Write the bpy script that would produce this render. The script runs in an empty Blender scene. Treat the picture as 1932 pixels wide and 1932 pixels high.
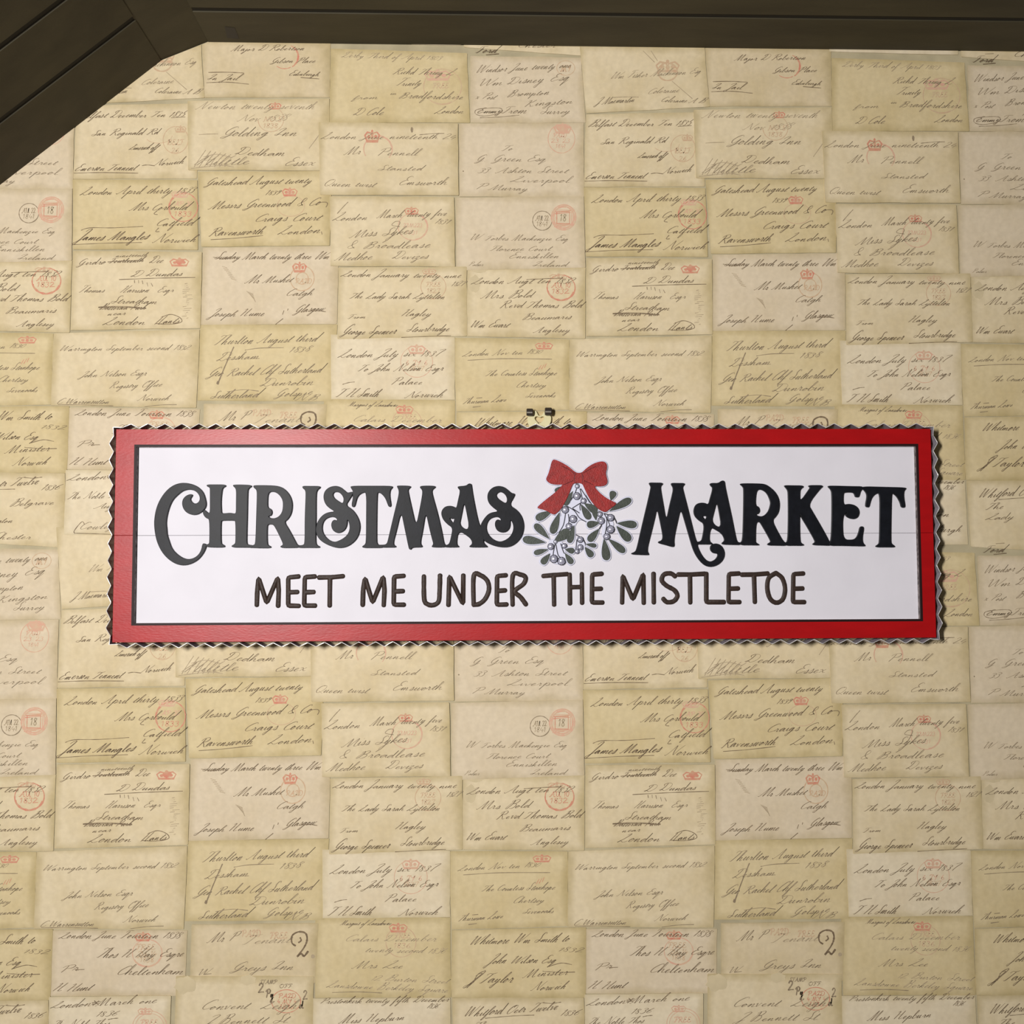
import bpy, bmesh, math, random
from mathutils import Vector, Matrix
random.seed(7)

# ------------------------------------------------------------------ camera, world, light, exposure
scene = bpy.context.scene
COL = scene.collection
F_PX = 1937.0
CAM = Vector((0.0, -1.05281, 0.0))
YAW, PITCH, ROLL = 0.0256355, 0.0585201, 0.0058864
_fwd = Vector((math.sin(YAW)*math.cos(PITCH), math.cos(YAW)*math.cos(PITCH), math.sin(PITCH)))
_r0 = Vector((math.cos(YAW), -math.sin(YAW), 0)); _u0 = _r0.cross(_fwd)
RIGHT = _r0*math.cos(ROLL) + _u0*math.sin(ROLL)
UP = _u0*math.cos(ROLL) - _r0*math.sin(ROLL)
cd = bpy.data.cameras.new('camera'); cam = bpy.data.objects.new('camera', cd); COL.objects.link(cam)
cam.matrix_world = Matrix(((RIGHT.x, UP.x, -_fwd.x, CAM.x), (RIGHT.y, UP.y, -_fwd.y, CAM.y),
                           (RIGHT.z, UP.z, -_fwd.z, CAM.z), (0, 0, 0, 1)))
cd.sensor_width = 36.0; cd.sensor_fit = 'HORIZONTAL'; cd.lens = F_PX*36.0/1932.0
cd.clip_start = 0.01
scene.camera = cam

world = bpy.data.worlds.new('world'); scene.world = world; world.use_nodes = True
world.node_tree.nodes['Background'].inputs[0].default_value = (1.0, 0.93, 0.84, 1)
world.node_tree.nodes['Background'].inputs[1].default_value = 0.055

def area(name, loc, target, size, energy, color):
    l = bpy.data.lights.new(name, 'AREA'); l.shape = 'ELLIPSE'; l.size = size[0]; l.size_y = size[1]; l.energy = energy; l.color = color
    o = bpy.data.objects.new(name, l); COL.objects.link(o); o.location = loc
    o.rotation_euler = (Vector(target) - Vector(loc)).to_track_quat('-Z', 'Y').to_euler()
    return o
area('room_lamp', (-0.54, -1.46, 0.18), (0.38, 0, -0.05), (0.08, 0.42), 26.0, (1.0, 0.97, 0.945))

vs = scene.view_settings
vs.view_transform = 'Standard'; vs.look = 'None'; vs.exposure = 0.0; vs.gamma = 1.0; vs.use_curve_mapping = False

# ------------------------------------------------------------------ helpers
PU, PV = 0.53, 0.52259            # repeat of the letter pattern on the wall (m)
def at(px, py, d=0.0):            # where the line of sight through a photo pixel meets the plane d in front of the wall
    q = RIGHT*((px-966)/F_PX) + UP*((966-py)/F_PX) + _fwd
    t = (-d - CAM.y)/q.y
    p = CAM + q*t
    return (p.x, p.z)

def lin(c):
    return tuple((v/12.92 if v <= .04045 else ((v+.055)/1.055)**2.4) for v in c)

def mat(name, color, rough=0.6, metal=0.0, spec=0.5, noise=0.0, nscale=40.0, bump=0.0, bscale=200.0, stretch=(1, 1, 1), dark=None, coat=0.0):
    m = bpy.data.materials.new(name); m.use_nodes = True
    nt = m.node_tree; b = nt.nodes['Principled BSDF']
    b.inputs['Base Color'].default_value = (*color, 1); b.inputs['Roughness'].default_value = rough
    b.inputs['Metallic'].default_value = metal; b.inputs['Specular IOR Level'].default_value = spec
    if coat: b.inputs['Coat Weight'].default_value = coat; b.inputs['Coat Roughness'].default_value = rough
    tc = nt.nodes.new('ShaderNodeTexCoord'); mp = nt.nodes.new('ShaderNodeMapping')
    mp.inputs['Scale'].default_value = stretch
    nt.links.new(tc.outputs['Object'], mp.inputs['Vector'])
    if noise:
        n = nt.nodes.new('ShaderNodeTexNoise'); n.inputs['Scale'].default_value = nscale; n.inputs['Detail'].default_value = 5
        nt.links.new(mp.outputs[0], n.inputs['Vector'])
        r = nt.nodes.new('ShaderNodeValToRGB')
        dk = dark or tuple(c*(1-noise) for c in color)
        lt = tuple(min(1, c*(1+noise*.5)) for c in color)
        r.color_ramp.elements[0].color = (*dk, 1); r.color_ramp.elements[0].position = .32
        r.color_ramp.elements[1].color = (*lt, 1); r.color_ramp.elements[1].position = .68
        nt.links.new(n.outputs['Fac'], r.inputs[0]); nt.links.new(r.outputs[0], b.inputs['Base Color'])
    if bump:
        n2 = nt.nodes.new('ShaderNodeTexNoise'); n2.inputs['Scale'].default_value = bscale; n2.inputs['Detail'].default_value = 4
        nt.links.new(mp.outputs[0], n2.inputs['Vector'])
        bp = nt.nodes.new('ShaderNodeBump'); bp.inputs['Strength'].default_value = bump; bp.inputs['Distance'].default_value = .001
        nt.links.new(n2.outputs['Fac'], bp.inputs['Height']); nt.links.new(bp.outputs[0], b.inputs['Normal'])
    return m

def paper(name, color, edge, blot):
    """old writing paper: mottled, with a soft edge shadow painted into its margins"""
    m = bpy.data.materials.new(name); m.use_nodes = True
    nt = m.node_tree; b = nt.nodes['Principled BSDF']; L = nt.links.new
    b.inputs['Roughness'].default_value = 0.75; b.inputs['Specular IOR Level'].default_value = 0.18
    tc = nt.nodes.new('ShaderNodeTexCoord')
    n1 = nt.nodes.new('ShaderNodeTexNoise'); n1.inputs['Scale'].default_value = 26; n1.inputs['Detail'].default_value = 4
    n2 = nt.nodes.new('ShaderNodeTexNoise'); n2.inputs['Scale'].default_value = 190; n2.inputs['Detail'].default_value = 3
    L(tc.outputs['Object'], n1.inputs['Vector']); L(tc.outputs['Object'], n2.inputs['Vector'])
    r1 = nt.nodes.new('ShaderNodeMapRange'); r1.inputs['From Min'].default_value = .42; r1.inputs['From Max'].default_value = .66
    L(n1.outputs['Fac'], r1.inputs['Value'])
    m1 = nt.nodes.new('ShaderNodeMixRGB'); m1.inputs[1].default_value = (*color, 1); m1.inputs[2].default_value = (*blot, 1)
    L(r1.outputs[0], m1.inputs[0])
    # the wallpaper's printed edge shadow, put into the margin colour, ragged by noise
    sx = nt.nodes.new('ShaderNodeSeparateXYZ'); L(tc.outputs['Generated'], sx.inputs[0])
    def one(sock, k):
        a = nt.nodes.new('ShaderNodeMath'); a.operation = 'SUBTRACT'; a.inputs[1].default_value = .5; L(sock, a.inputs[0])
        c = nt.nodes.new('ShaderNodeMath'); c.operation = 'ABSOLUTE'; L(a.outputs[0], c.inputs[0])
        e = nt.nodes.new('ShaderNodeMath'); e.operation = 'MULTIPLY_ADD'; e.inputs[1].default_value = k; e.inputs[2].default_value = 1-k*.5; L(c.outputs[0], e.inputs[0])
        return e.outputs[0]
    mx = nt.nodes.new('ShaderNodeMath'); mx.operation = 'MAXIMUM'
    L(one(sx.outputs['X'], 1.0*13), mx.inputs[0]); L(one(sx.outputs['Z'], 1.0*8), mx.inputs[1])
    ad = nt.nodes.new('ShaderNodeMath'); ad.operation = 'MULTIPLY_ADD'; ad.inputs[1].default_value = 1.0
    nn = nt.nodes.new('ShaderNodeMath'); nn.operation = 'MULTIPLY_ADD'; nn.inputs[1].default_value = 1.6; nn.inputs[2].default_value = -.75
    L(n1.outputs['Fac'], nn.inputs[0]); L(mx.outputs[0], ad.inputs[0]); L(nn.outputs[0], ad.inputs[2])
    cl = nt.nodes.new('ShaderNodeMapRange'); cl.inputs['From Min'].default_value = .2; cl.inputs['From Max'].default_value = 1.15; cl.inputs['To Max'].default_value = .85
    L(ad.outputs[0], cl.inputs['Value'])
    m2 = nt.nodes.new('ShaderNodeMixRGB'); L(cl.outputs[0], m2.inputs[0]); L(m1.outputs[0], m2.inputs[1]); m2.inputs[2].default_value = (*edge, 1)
    m3 = nt.nodes.new('ShaderNodeMixRGB'); m3.blend_type = 'MULTIPLY'; m3.inputs[0].default_value = .22
    L(m2.outputs[0], m3.inputs[1]); L(n2.outputs['Fac'], m3.inputs[2]); 
    sc = nt.nodes.new('ShaderNodeMixRGB'); sc.blend_type = 'MULTIPLY'; sc.inputs[0].default_value = 1; sc.inputs[2].default_value = (1.13, 1.125, 1.085, 1)
    L(m3.outputs[0], sc.inputs[1]); L(sc.outputs[0], b.inputs['Base Color'])
    bp = nt.nodes.new('ShaderNodeBump'); bp.inputs['Strength'].default_value = .12; bp.inputs['Distance'].default_value = .0006
    L(n1.outputs['Fac'], bp.inputs['Height']); L(bp.outputs[0], b.inputs['Normal'])
    return m

def link(name, me, mats, parent=None):
    o = bpy.data.objects.new(name, me)
    for m in mats: me.materials.append(m)
    COL.objects.link(o); o.parent = parent
    return o

def pydata(name, v, f, mats, parent=None, mi=None, smooth=False):
    me = bpy.data.meshes.new(name); me.from_pydata(v, [], f)
    if mi: me.polygons.foreach_set('material_index', mi)
    if smooth: me.polygons.foreach_set('use_smooth', [True]*len(f))
    me.update()
    return link(name, me, mats, parent)

def box_vf(x0, x1, y0, y1, z0, z1):
    v = [(x, y, z) for z in (z0, z1) for y in (y0, y1) for x in (x0, x1)]
    f = [(0, 2, 3, 1), (4, 5, 7, 6), (0, 1, 5, 4), (2, 6, 7, 3), (0, 4, 6, 2), (1, 3, 7, 5)]
    return v, f

def chaikin(p, n=2, closed=True):
    for _ in range(n):
        q = []
        k = len(p)
        rng = range(k) if closed else range(k-1)
        if not closed: q.append(p[0])
        for i in rng:
            a, b = p[i], p[(i+1) % k]
            q.append((a[0]*.75+b[0]*.25, a[1]*.75+b[1]*.25)); q.append((a[0]*.25+b[0]*.75, a[1]*.25+b[1]*.75))
        if not closed: q.append(p[-1])
        p = q
    return p

def catmull(p, n=4):
    out = []
    for i in range(len(p)-1):
        p0 = p[max(i-1, 0)]; p1 = p[i]; p2 = p[i+1]; p3 = p[min(i+2, len(p)-1)]
        for k in range(n):
            t = k/n; t2 = t*t; t3 = t2*t
            out.append(tuple(.5*(2*p1[j] + (p2[j]-p0[j])*t + (2*p0[j]-5*p1[j]+4*p2[j]-p3[j])*t2 + (3*p1[j]-p0[j]-3*p2[j]+p3[j])*t3) for j in (0, 1)))
    out.append(p[-1])
    return out

def plate(name, loops, d0, d1, mats, parent, bevel=0.0003, side=None):
    """closed outlines (with holes) in wall x,z turned into a cut plate between depths d0 and d1 in front of the wall"""
    cu = bpy.data.curves.new(name, 'CURVE'); cu.dimensions = '2D'; cu.fill_mode = 'BOTH'
    cu.extrude = (d1-d0)/2 - bevel; cu.bevel_depth = bevel; cu.bevel_resolution = 1; cu.offset = -bevel
    for lp in loops:
        s = cu.splines.new('POLY'); s.points.add(len(lp)-1); s.use_cyclic_u = True
        for i, (x, y) in enumerate(lp): s.points[i].co = (x, y, 0, 1)
    tmp = bpy.data.objects.new('tmp', cu)
    me = bpy.data.meshes.new_from_object(tmp)
    bpy.data.objects.remove(tmp); bpy.data.curves.remove(cu)
    c = (d0+d1)/2
    for v in me.vertices: x, y, z = v.co; v.co = (x, -(c+z), y)
    me.materials.clear(); me.name = name
    me.update()
    for p in me.polygons: p.use_smooth = False; p.material_index = 0
    if side:
        for p in me.polygons:
            if abs(p.normal.y) < .9: p.material_index = 1
        mats = list(mats)+[side]
    return link(name, me, mats, parent)

# ------------------------------------------------------------------ materials
M = {}
M['wall'] = mat('wall_paste', (.50, .43, .27), .8, noise=.2, nscale=30)
E1c, B1c = (.44, .37, .20), (.60, .52, .33)
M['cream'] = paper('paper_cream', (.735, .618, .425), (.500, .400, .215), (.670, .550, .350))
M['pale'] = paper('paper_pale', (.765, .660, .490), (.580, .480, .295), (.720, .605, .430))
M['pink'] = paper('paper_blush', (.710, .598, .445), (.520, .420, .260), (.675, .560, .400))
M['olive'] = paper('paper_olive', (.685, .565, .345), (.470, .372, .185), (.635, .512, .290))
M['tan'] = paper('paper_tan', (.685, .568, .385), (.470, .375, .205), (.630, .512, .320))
M['ink'] = mat('ink_dark', (.120, .082, .050), .7, spec=.2, noise=.5, nscale=220, dark=(.26, .19, .115))
M['ink2'] = mat('ink_brown', (.20, .150, .095), .7, spec=.2, noise=.4, nscale=220, dark=(.33, .255, .165))
M['ink3'] = mat('ink_faded', (.34, .265, .170), .7, spec=.2, noise=.3, nscale=220, dark=(.45, .36, .235))
M['red'] = mat('stamp_red', (.56, .205, .140), .7, spec=.2, noise=.3, nscale=260, dark=(.62, .37, .23))
M['pinkink'] = mat('stamp_pink', (.61, .345, .245), .7, spec=.2, noise=.3, nscale=260, dark=(.66, .47, .31))
M['rust'] = mat('stamp_rust', (.53, .345, .215), .7, spec=.2, noise=.3, nscale=260, dark=(.61, .47, .30))
M['stain'] = mat('paper_stain', (.655, .545, .345), .8, spec=.1, noise=.1, nscale=60)
INK = ['ink', 'ink2', 'ink3']; STAMP = ['red', 'pinkink', 'rust', 'ink2']
M['ceil'] = mat('ceiling_brown_paint', (.058, .049, .028), .62, spec=.25, noise=.22, nscale=9, stretch=(1, 4, 4), bump=.15, bscale=160)
M['gap'] = mat('ceiling_gap', (.012, .010, .007), .8)
M['mark'] = mat('ceiling_scuff', (.030, .025, .020), .7)
M['redpaint'] = mat('red_paint', (.42, .004, .006), .37, spec=.36, noise=.10, nscale=60, stretch=(.5, 1, 1.5), bump=.10, bscale=500)
M['white'] = mat('white_paint', (.785, .762, .822), .5, spec=.2, noise=.03, nscale=25, bump=.06, bscale=200)
M['black'] = mat('black_paint', (.008, .009, .013), .45, spec=.19, noise=.3, nscale=120, bump=.03, bscale=500)
M['edge'] = mat('black_edge', (.004, .004, .005), .5)
M['line'] = mat('dark_border_line', (.024, .010, .010), .45, spec=.15)
M['rebate'] = mat('rebate_raw_wood', (.24, .20, .19), .7, noise=.7, nscale=220, stretch=(.3, 1, 1), dark=(.03, .022, .02))
M['brown'] = mat('brown_lettering', (.040, .024, .018), .5, spec=.22, noise=.5, nscale=260, bump=.35, bscale=420, dark=(.035, .024, .02))
M['metal'] = mat('galvanised_metal', (.45, .43, .48), .42, metal=.25, noise=.25, nscale=60, bump=.1, bscale=160)
M['edgeglint'] = mat('strip_edge_glint', (.88, .85, .84), .35, metal=.2, noise=.2, nscale=300)  # highlight along the strip's front edge, painted as a brighter colour
M['green'] = mat('leaf_green', (.052, .064, .050), .45, spec=.5, noise=.25, nscale=160, bump=.2, bscale=600)
M['outline'] = mat('drawn_outline', (.025, .025, .035), .5)
M['plate'] = mat('cutout_white', (.72, .73, .87), .35, spec=.4)
M['halo'] = mat('cutout_edge', (.30, .32, .44), .4)
M['bow'] = mat('bow_red', (.33, .016, .014), .5, spec=.4, noise=.25, nscale=260, bump=.4, bscale=800)
M['bowline'] = mat('bow_line', (.10, .008, .010), .5)
M['berry'] = mat('berry_gem', (.74, .74, .90), .14, metal=.55, spec=.9)
M['hook'] = mat('hook_pale_plastic', (.93, .86, .52), .25, spec=.6)
M['hook'].node_tree.nodes['Principled BSDF'].inputs['Transmission Weight'].default_value = .25
M['hookdark'] = mat('hook_dark_metal', (.035, .026, .020), .3, spec=.8)
M['glint'] = mat('hook_glint', (.80, .74, .62), .25, metal=1.0)  # bright metal colour for the painted-in highlight on the dark pins
for k, m in M.items(): M[k] = m

# ------------------------------------------------------------------ structure: back wall
E0 = (-0.5042, 0.3957); E1 = (-0.3420, 0.5312); E2 = (-0.2941, 0.5521); E3 = (0.5718, 0.5586)
sl = (E1[1]-E0[1])/(E1[0]-E0[0]); XL = -0.80
EL = (XL, E0[1] + (XL-E0[0])*sl); XR = 0.85
ER = (XR, E3[1] + (XR-E3[0])*(E3[1]-E2[1])/(E3[0]-E2[0]))
ZB = -0.72
out = [(XL, ZB), (XR, ZB), (ER[0], ER[1]+.012), (E2[0]-.006, E2[1]+.012), (E1[0]-.006, E1[1]+.012), (EL[0], EL[1]+.012)]
n = len(out)
v = [(x, 0, z) for x, z in out] + [(x, .06, z) for x, z in out]
f = [tuple(range(n)), tuple(range(2*n-1, n-1, -1))] + [(i+n, (i+1) % n+n, (i+1) % n, i) for i in range(n)]
wall = pydata('wall_back', v, f, [M['wall']])
wall['kind'] = 'structure'; wall['label'] = 'back wall papered with overlapping old handwritten letters and red postmarks'

# ------------------------------------------------------------------ structure: plank ceiling (flat run, sloping run) and the board at their bend
def run(A, B, depth0, depth1, t0, t1):
    """slab along the edge A-B (wall x,z), from depth0 to depth1 into the room, t0..t1 above the visible face"""
    ux, uz = B[0]-A[0], B[1]-A[1]; L = math.hypot(ux, uz); nx, nz = -uz/L, ux/L
    v = []
    for d in (depth0, depth1):
        for t in (t0, t1):
            for P in (A, B): v.append((P[0]+nx*t, -d, P[1]+nz*t))
    f = [(0, 1, 3, 2), (4, 6, 7, 5), (0, 4, 5, 1), (2, 3, 7, 6), (0, 2, 6, 4), (1, 5, 7, 3)]
    return v, f
DEPTH = 0.43
va, fa = run(E2, ER, 0, DEPTH, .0014, .035); vb, fb = run(EL, E1, 0, DEPTH, .0014, .035)
ceil = pydata('ceiling', va+vb, fa+[tuple(i+8 for i in q) for q in fb], [M['gap']])
ceil['kind'] = 'structure'; ceil['label'] = 'dark brown painted plank ceiling, flat on top and sloping at one side'
def bevelled(name, vf, mats, parent, w=.0005):
    me = bpy.data.meshes.new(name); me.from_pydata(vf[0], [], vf[1]); me.update()
    bm = bmesh.new(); bm.from_mesh(me); bmesh.ops.recalc_face_normals(bm, faces=bm.faces)
    bmesh.ops.bevel(bm, geom=list(bm.edges), offset=w, segments=2, affect='EDGES', profile=.5)
    bm.to_mesh(me); bm.free()
    return link(name, me, mats, parent)
gap = .0076
def planks(A, B, cuts):
    for i in range(len(cuts)-1):
        bevelled('plank', run(A, B, cuts[i] + (gap/2 if i else 0), cuts[i+1]-gap/2, 0, .012), [M['ceil']], ceil)
planks(E2, ER, [0, .0625, .146, .23, .314, .40, DEPTH])
planks(EL, E1, [0, .083, .164, .258, .342, DEPTH])
tr = bevelled('trim_1', run((E1[0]-.0012, E1[1]-.0005), (E2[0]+.0010, E2[1]+.0004), 0, DEPTH, .0008, .030), [M['ceil']], None, .0002)
tr['kind'] = 'structure'; tr['label'] = 'dark brown board covering the bend between flat and sloping ceiling'
# the dark scuff on the flat plank
p0 = E2[0]+.022
sv = [(p0+.000, -.010, .5524), (p0+.012, -.008, .5525), (p0+.013, -.030, .5525), (p0+.003, -.032, .5524)]
pydata('scuff_mark', [(x, y, E2[1]+(x-E2[0])*.0075-.0002) for x, y, z in sv], [(0, 1, 2, 3)], [M['mark']], ceil)

# ------------------------------------------------------------------ pen-stroke alphabet for the old letters (units: tenths of x-height)
G = {
'a': (9, "0,1 5,9 3,10 .5,5 1.5,0 4,2 6,10 6,3 7,0 9,2"), 'b': (8, "0,2 3,14 4,21 2.5,22 1.5,14 1.5,2 3,0 6,3 6,8 4,9 8,8"),
'c': (7, "0,1 5,8 4,10 1.5,8 1,3 3,0 7,2"), 'd': (9, "0,1 5,9 3,10 .5,5 1.5,0 4,2 6.5,12 7,22 6.5,8 6.5,1 7.5,0 9,2"),
'e': (7, "0,2 4,6 5,9 3.5,10 1.5,6 2,1 4,0 7,3"), 'f': (6, "0,1 4,14 5,21 3.5,22 2,14 1,-4 0,-12 2,-11 3,-3 2,1 6,3"),
'g': (9, "0,1 5,9 3,10 .5,5 1.5,1 4,2 6,10 5,-2 3,-11 .5,-10 2,-5 9,2"), 'h': (9, "0,2 3,14 4,21 2.5,22 1.5,14 .5,0 2,6 4.5,10 5.5,8 5,2 6.5,0 9,2"),
'i': (5, "0,2 2.5,10 2,2 3,0 5,2|3,15 3.6,16"), 'j': (5, "0,2 2.5,10 2,0 0,-10 -2,-9 0,-4 5,2|3,15 3.6,16"),
'k': (8, "0,2 3,14 4,21 2.5,22 1.5,14 .5,0 2,6 5,10 5.5,7 2.5,5 5,2 6,0 8,2"), 'l': (5, "0,2 3,13 4,21 2.5,22 1.5,12 1.5,2 2.5,0 5,2"),
'm': (13, "0,2 2,9 2.5,8 1.5,0 4,8 5.5,10 6,7 5,0 8,8 9.5,10 10,7 9.5,1 11,0 13,2"), 'n': (9, "0,2 2,9 2.5,8 1.5,0 4,8 5.5,10 6,7 5.5,1 7,0 9,2"),
'o': (7, "0,1 4,9 2.5,10 .5,5 1.5,0 4,2 5,7 3.5,10 4.5,8 7,7"), 'p': (9, "0,2 2.5,11 1,-2 0,-12 2,3 4.5,10 6.5,7 5.5,1 3.5,0 9,2"),
'q': (9, "0,1 5,9 3,10 .5,5 1.5,0 4,2 6,10 4.5,-3 3.5,-12 6,-6 9,2"), 'r': (7, "0,2 2,10 2.5,11 3,9 4.5,9 4,2 5,0 7,2"),
's': (6, "0,1 3,10 3.5,11 4.5,4 3,0 1,1 6,2"), 't': (6, "0,2 4,16 2.5,8 2,2 3,0 6,2|.5,12 6,13"),
'u': (9, "0,2 2.5,10 1.5,3 2.5,0 5,4 6.5,10 6,2 7,0 9,2"), 'v': (8, "0,7 2,10 2.5,4 3,0 5.5,5 6,10 8,9"),
'w': (11, "0,2 2.5,10 1.5,3 3,0 5,4 6,10 5.5,3 7,0 9,5 9,10 11,9"), 'x': (8, "0,8 2,10 4,5 6,0 8,2|6.5,10 1,0"),
'y': (9, "0,2 2.5,10 1.5,4 2.5,1 5,4 6.5,10 5,-2 3,-11 .5,-10 2,-5 9,2"), 'z': (8, "0,7 2,10 5,9 1,1 4,2 4,-6 2,-10 .5,-8 8,2"),
'A': (15, "-2,2 0,0 5,8 11,22 10.5,10 11,1 12.5,0 15,2|4,8 13,9"), 'B': (14, "2,17 5,21 6,12 3,0 1,1 3,10 6,20 10,22 12,19 10,13 6,12 11,11 12,5 9,0 5,1"),
'C': (12, "11,18 10,22 6,20 2,12 2,3 5,0 9,2 12,5"), 'D': (15, "6,21 5,10 2,1 0,2 3,4 8,0 13,6 14,15 11,21 5,22 1,18 3,14"),
'E': (12, "11,19 9,22 5,20 5,14 8,12 4,11 1,5 3,0 7,1 12,5"), 'F': (12, "7,20 6,10 3,1 0,2|1,17 4,22 13,22|4,11 10,12"),
'G': (13, "11,18 9,22 5,19 2,11 3,4 6,3 9,9 10,12 8,0 4,-6 1,-4 13,3"), 'H': (16, "1,18 5,21 4,10 2,0|13,22 11,10 10,1 12,0 16,2|3,10 12,12"),
'I': (9, "1,15 3,20 8,22 5,10 3,1 0,2 2,5 9,3"), 'J': (9, "2,17 4,21 9,22 6,8 3,-6 0,-9 -1,-5 9,3"),
'K': (14, "1,18 5,21 4,10 2,0|12,22 8,15 4,11 8,6 10,0 14,2"), 'L': (13, "5,18 9,22 9,18 5,8 1,1 0,0 3,3 7,0 10,0 13,3"),
'M': (19, "-1,1 1,0 4,10 7,22 7,8 7.5,0 14,22 14,8 14.5,1 16,0 19,2"), 'N': (16, "-1,1 1,0 4,10 6,22 8,10 11,0 13,12 16,22"),
'O': (14, "8,22 3,18 1,8 4,0 9,2 13,12 11,21 7,20 6,16"), 'P': (13, "5,20 4,10 2,0|0,15 3,20 9,22 12,18 10,12 5,11"),
'Q': (14, "8,22 3,18 1,8 4,0 9,2 13,12 11,21 7,20|5,5 14,-2"), 'R': (15, "5,20 4,10 2,0 0,1|0,15 3,20 9,22 12,18 10,13 5,11 8,7 11,1 13,0 15,2"),
'S': (11, "10,18 9,22 6,21 5,16 7,9 6,2 3,0 0,2 2,6 11,3"), 'T': (12, "8,20 6,10 3,1 0,1|0,17 2,21 7,20 13,22"),
'U': (15, "0,18 3,22 3,8 5,0 9,4 12,22 11,8 12,0 15,2"), 'V': (13, "0,18 3,22 4,8 5,0 10,12 13,22"),
'W': (20, "0,18 3,22 3,10 4,0 8,10 11,20 11,8 12,0 17,12 20,22"),
'0': (9, "6,16 2,12 1,4 4,0 7,5 8,12 6,16"), '1': (6, "1,12 4,16 2,0"), '2': (9, "1,12 3,16 7,14 5,8 0,0 4,1 9,1"),
'3': (8, "1,14 4,16 7,13 4,9 6,7 5,1 2,-1 0,2"), '4': (9, "5,16 1,6 9,6|7,10 5,-2"), '5': (8, "8,16 4,16 2,9 6,8 6,2 3,0 0,2"),
'6': (8, "7,15 3,10 1,3 4,0 7,4 4,8 1,4"), '7': (8, "1,14 3,15 9,16 5,7 3,-2"), '8': (8, "7,14 4,16 2,12 6,5 4,0 1,4 6,12 7,15"),
'9': (8, "7,14 4,16 2,11 4,9 7,14 5,4 3,-2"), '.': (4, "1,0 1.6,.8"), '&': (13, "11,4 6,0 2,3 4,9 9,15 7,20 4,17 6,8 12,0"), ' ': (8, ""),
'-': (8, "1,6 7,6.5"), 'Y': (12, "0,18 2,22 4,14 7,12 12,22 8,8 5,0"), 'X': (12, "0,22 12,0|12,22 0,0"), 'Z': (11, "0,20 10,22 0,0 11,1"),
}
GLY = {k: (w, [[tuple(map(float, q.split(','))) for q in s.split()] for s in d.split('|') if s]) for k, (w, d) in G.items()}

class Ink:
    def __init__(s): s.v = []; s.f = []; s.mi = []; s.names = []; s.h = []; s.n = 0
    def slot(s, name):
        if name not in s.names: s.names.append(name)
        return s.names.index(name)
    def ribbon(s, pts, width, mname, wobble=True, pen=True, closed=False):
        """flat pen stroke along wall points; broad on the down strokes"""
        k = s.slot(mname); n0 = len(s.v); n = len(pts); s.n = (s.n+1) % 120
        for i, (x, z) in enumerate(pts):
            a = pts[i-1] if (i or closed) else pts[0]; b = pts[(i+1) % n] if (i < n-1 or closed) else pts[-1]
            dx, dz = b[0]-a[0], b[1]-a[1]; l = math.hypot(dx, dz) or 1e-9
            w = width
            if pen:
                w = width*(.42 + .58*max(0, -dz/l)**.8)
                if i == 0 or i == n-1: w *= .55
            elif wobble: w = width*random.uniform(.55, 1.1)
            nx, nz = -dz/l*w/2, dx/l*w/2
            s.v += [(x+nx, z+nz), (x-nx, z-nz)]; s.h += [s.n*6e-7]*2
        for i in range(n if closed else n-1):
            j = (i+1) % n
            s.f.append((n0+2*i, n0+2*i+1, n0+2*j+1, n0+2*j)); s.mi.append(k)
    def poly(s, pts, mname):
        k = s.slot(mname); n0 = len(s.v); s.v += pts; s.n = (s.n+1) % 120; s.h += [s.n*6e-7]*len(pts); s.f.append(tuple(range(n0, n0+len(pts)))); s.mi.append(k)
    def build(s, name, d, parent, ox=0, oz=0):
        if not s.f: return None
        return pydata(name, [(x-ox, -d, z-oz) for x, z in s.v], s.f, [M[q] for q in s.names], parent, s.mi)

def write(ink, T, text, x0, y0, x1, y1, xh, tone, width=1.0, slant=.98):
    """T maps zoomed-photo coordinates to the wall; the words are fitted between the two ends of their base line"""
    tot = sum(GLY.get(c, GLY['.'])[0] for c in text)
    ln = math.hypot(x1-x0, y1-y0); ca, sa = (x1-x0)/ln, (y1-y0)/ln
    # room the slant takes at the end of the line
    sx = ln/max(tot, 1); sy = xh*.86/10.0
    px = T(x0, y0); qx = T(x0+1, y0); unit = qx[0]-px[0]
    cx = 0.0; ph = random.uniform(0, 6)
    for c in text:
        w, strokes = GLY.get(c, GLY['.'])
        jit = random.uniform(-.12, .12); gs = random.uniform(.78, 1.12); gw = random.uniform(.85, 1.12); jy = .06*xh*math.sin(ph + cx*.12)
        for st in strokes:
            pts = []
            for (gx, gy) in (catmull(st, 4) if len(st) > 2 else st):
                X = (cx + gx*gw)*sx; Y = (gy if c.isupper() or c.isdigit() or gy < 0 else gy*.76 if gy <= 10 else 7.6+(gy-10)*1.12)*sy*gs + jy
                X += Y*(slant+jit)
                pts.append(T(x0 + X*ca + Y*sa, y0 + X*sa - Y*ca))
            ink.ribbon(pts, width*unit*(.095*xh + 2.0), tone)
        cx += w

def ellipse(cx, cy, rx, ry, n=40, a0=0, a1=360, rot=0):
    o = []
    for i in range(n+1):
        a = math.radians(a0 + (a1-a0)*i/n); x, y = rx*math.cos(a), ry*math.sin(a)
        r = math.radians(rot)
        o.append((cx + x*math.cos(r)-y*math.sin(r), cy + x*math.sin(r)+y*math.cos(r)))
    return o

def ring(ink, T, cx, cy, rx, ry, w, tone, a0=0, a1=360, heavy=None):
    unit = T(1, 0)[0]-T(0, 0)[0]
    p = [T(*q) for q in ellipse(cx, cy, rx, ry, 44, a0, a1)]
    ink.ribbon(p, w*unit, tone, pen=False)
    if heavy:
        p = [T(*q) for q in ellipse(cx, cy, rx*.975, ry*.975, 26, *heavy)]
        ink.ribbon(p, w*1.7*unit, tone, pen=False)

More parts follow.
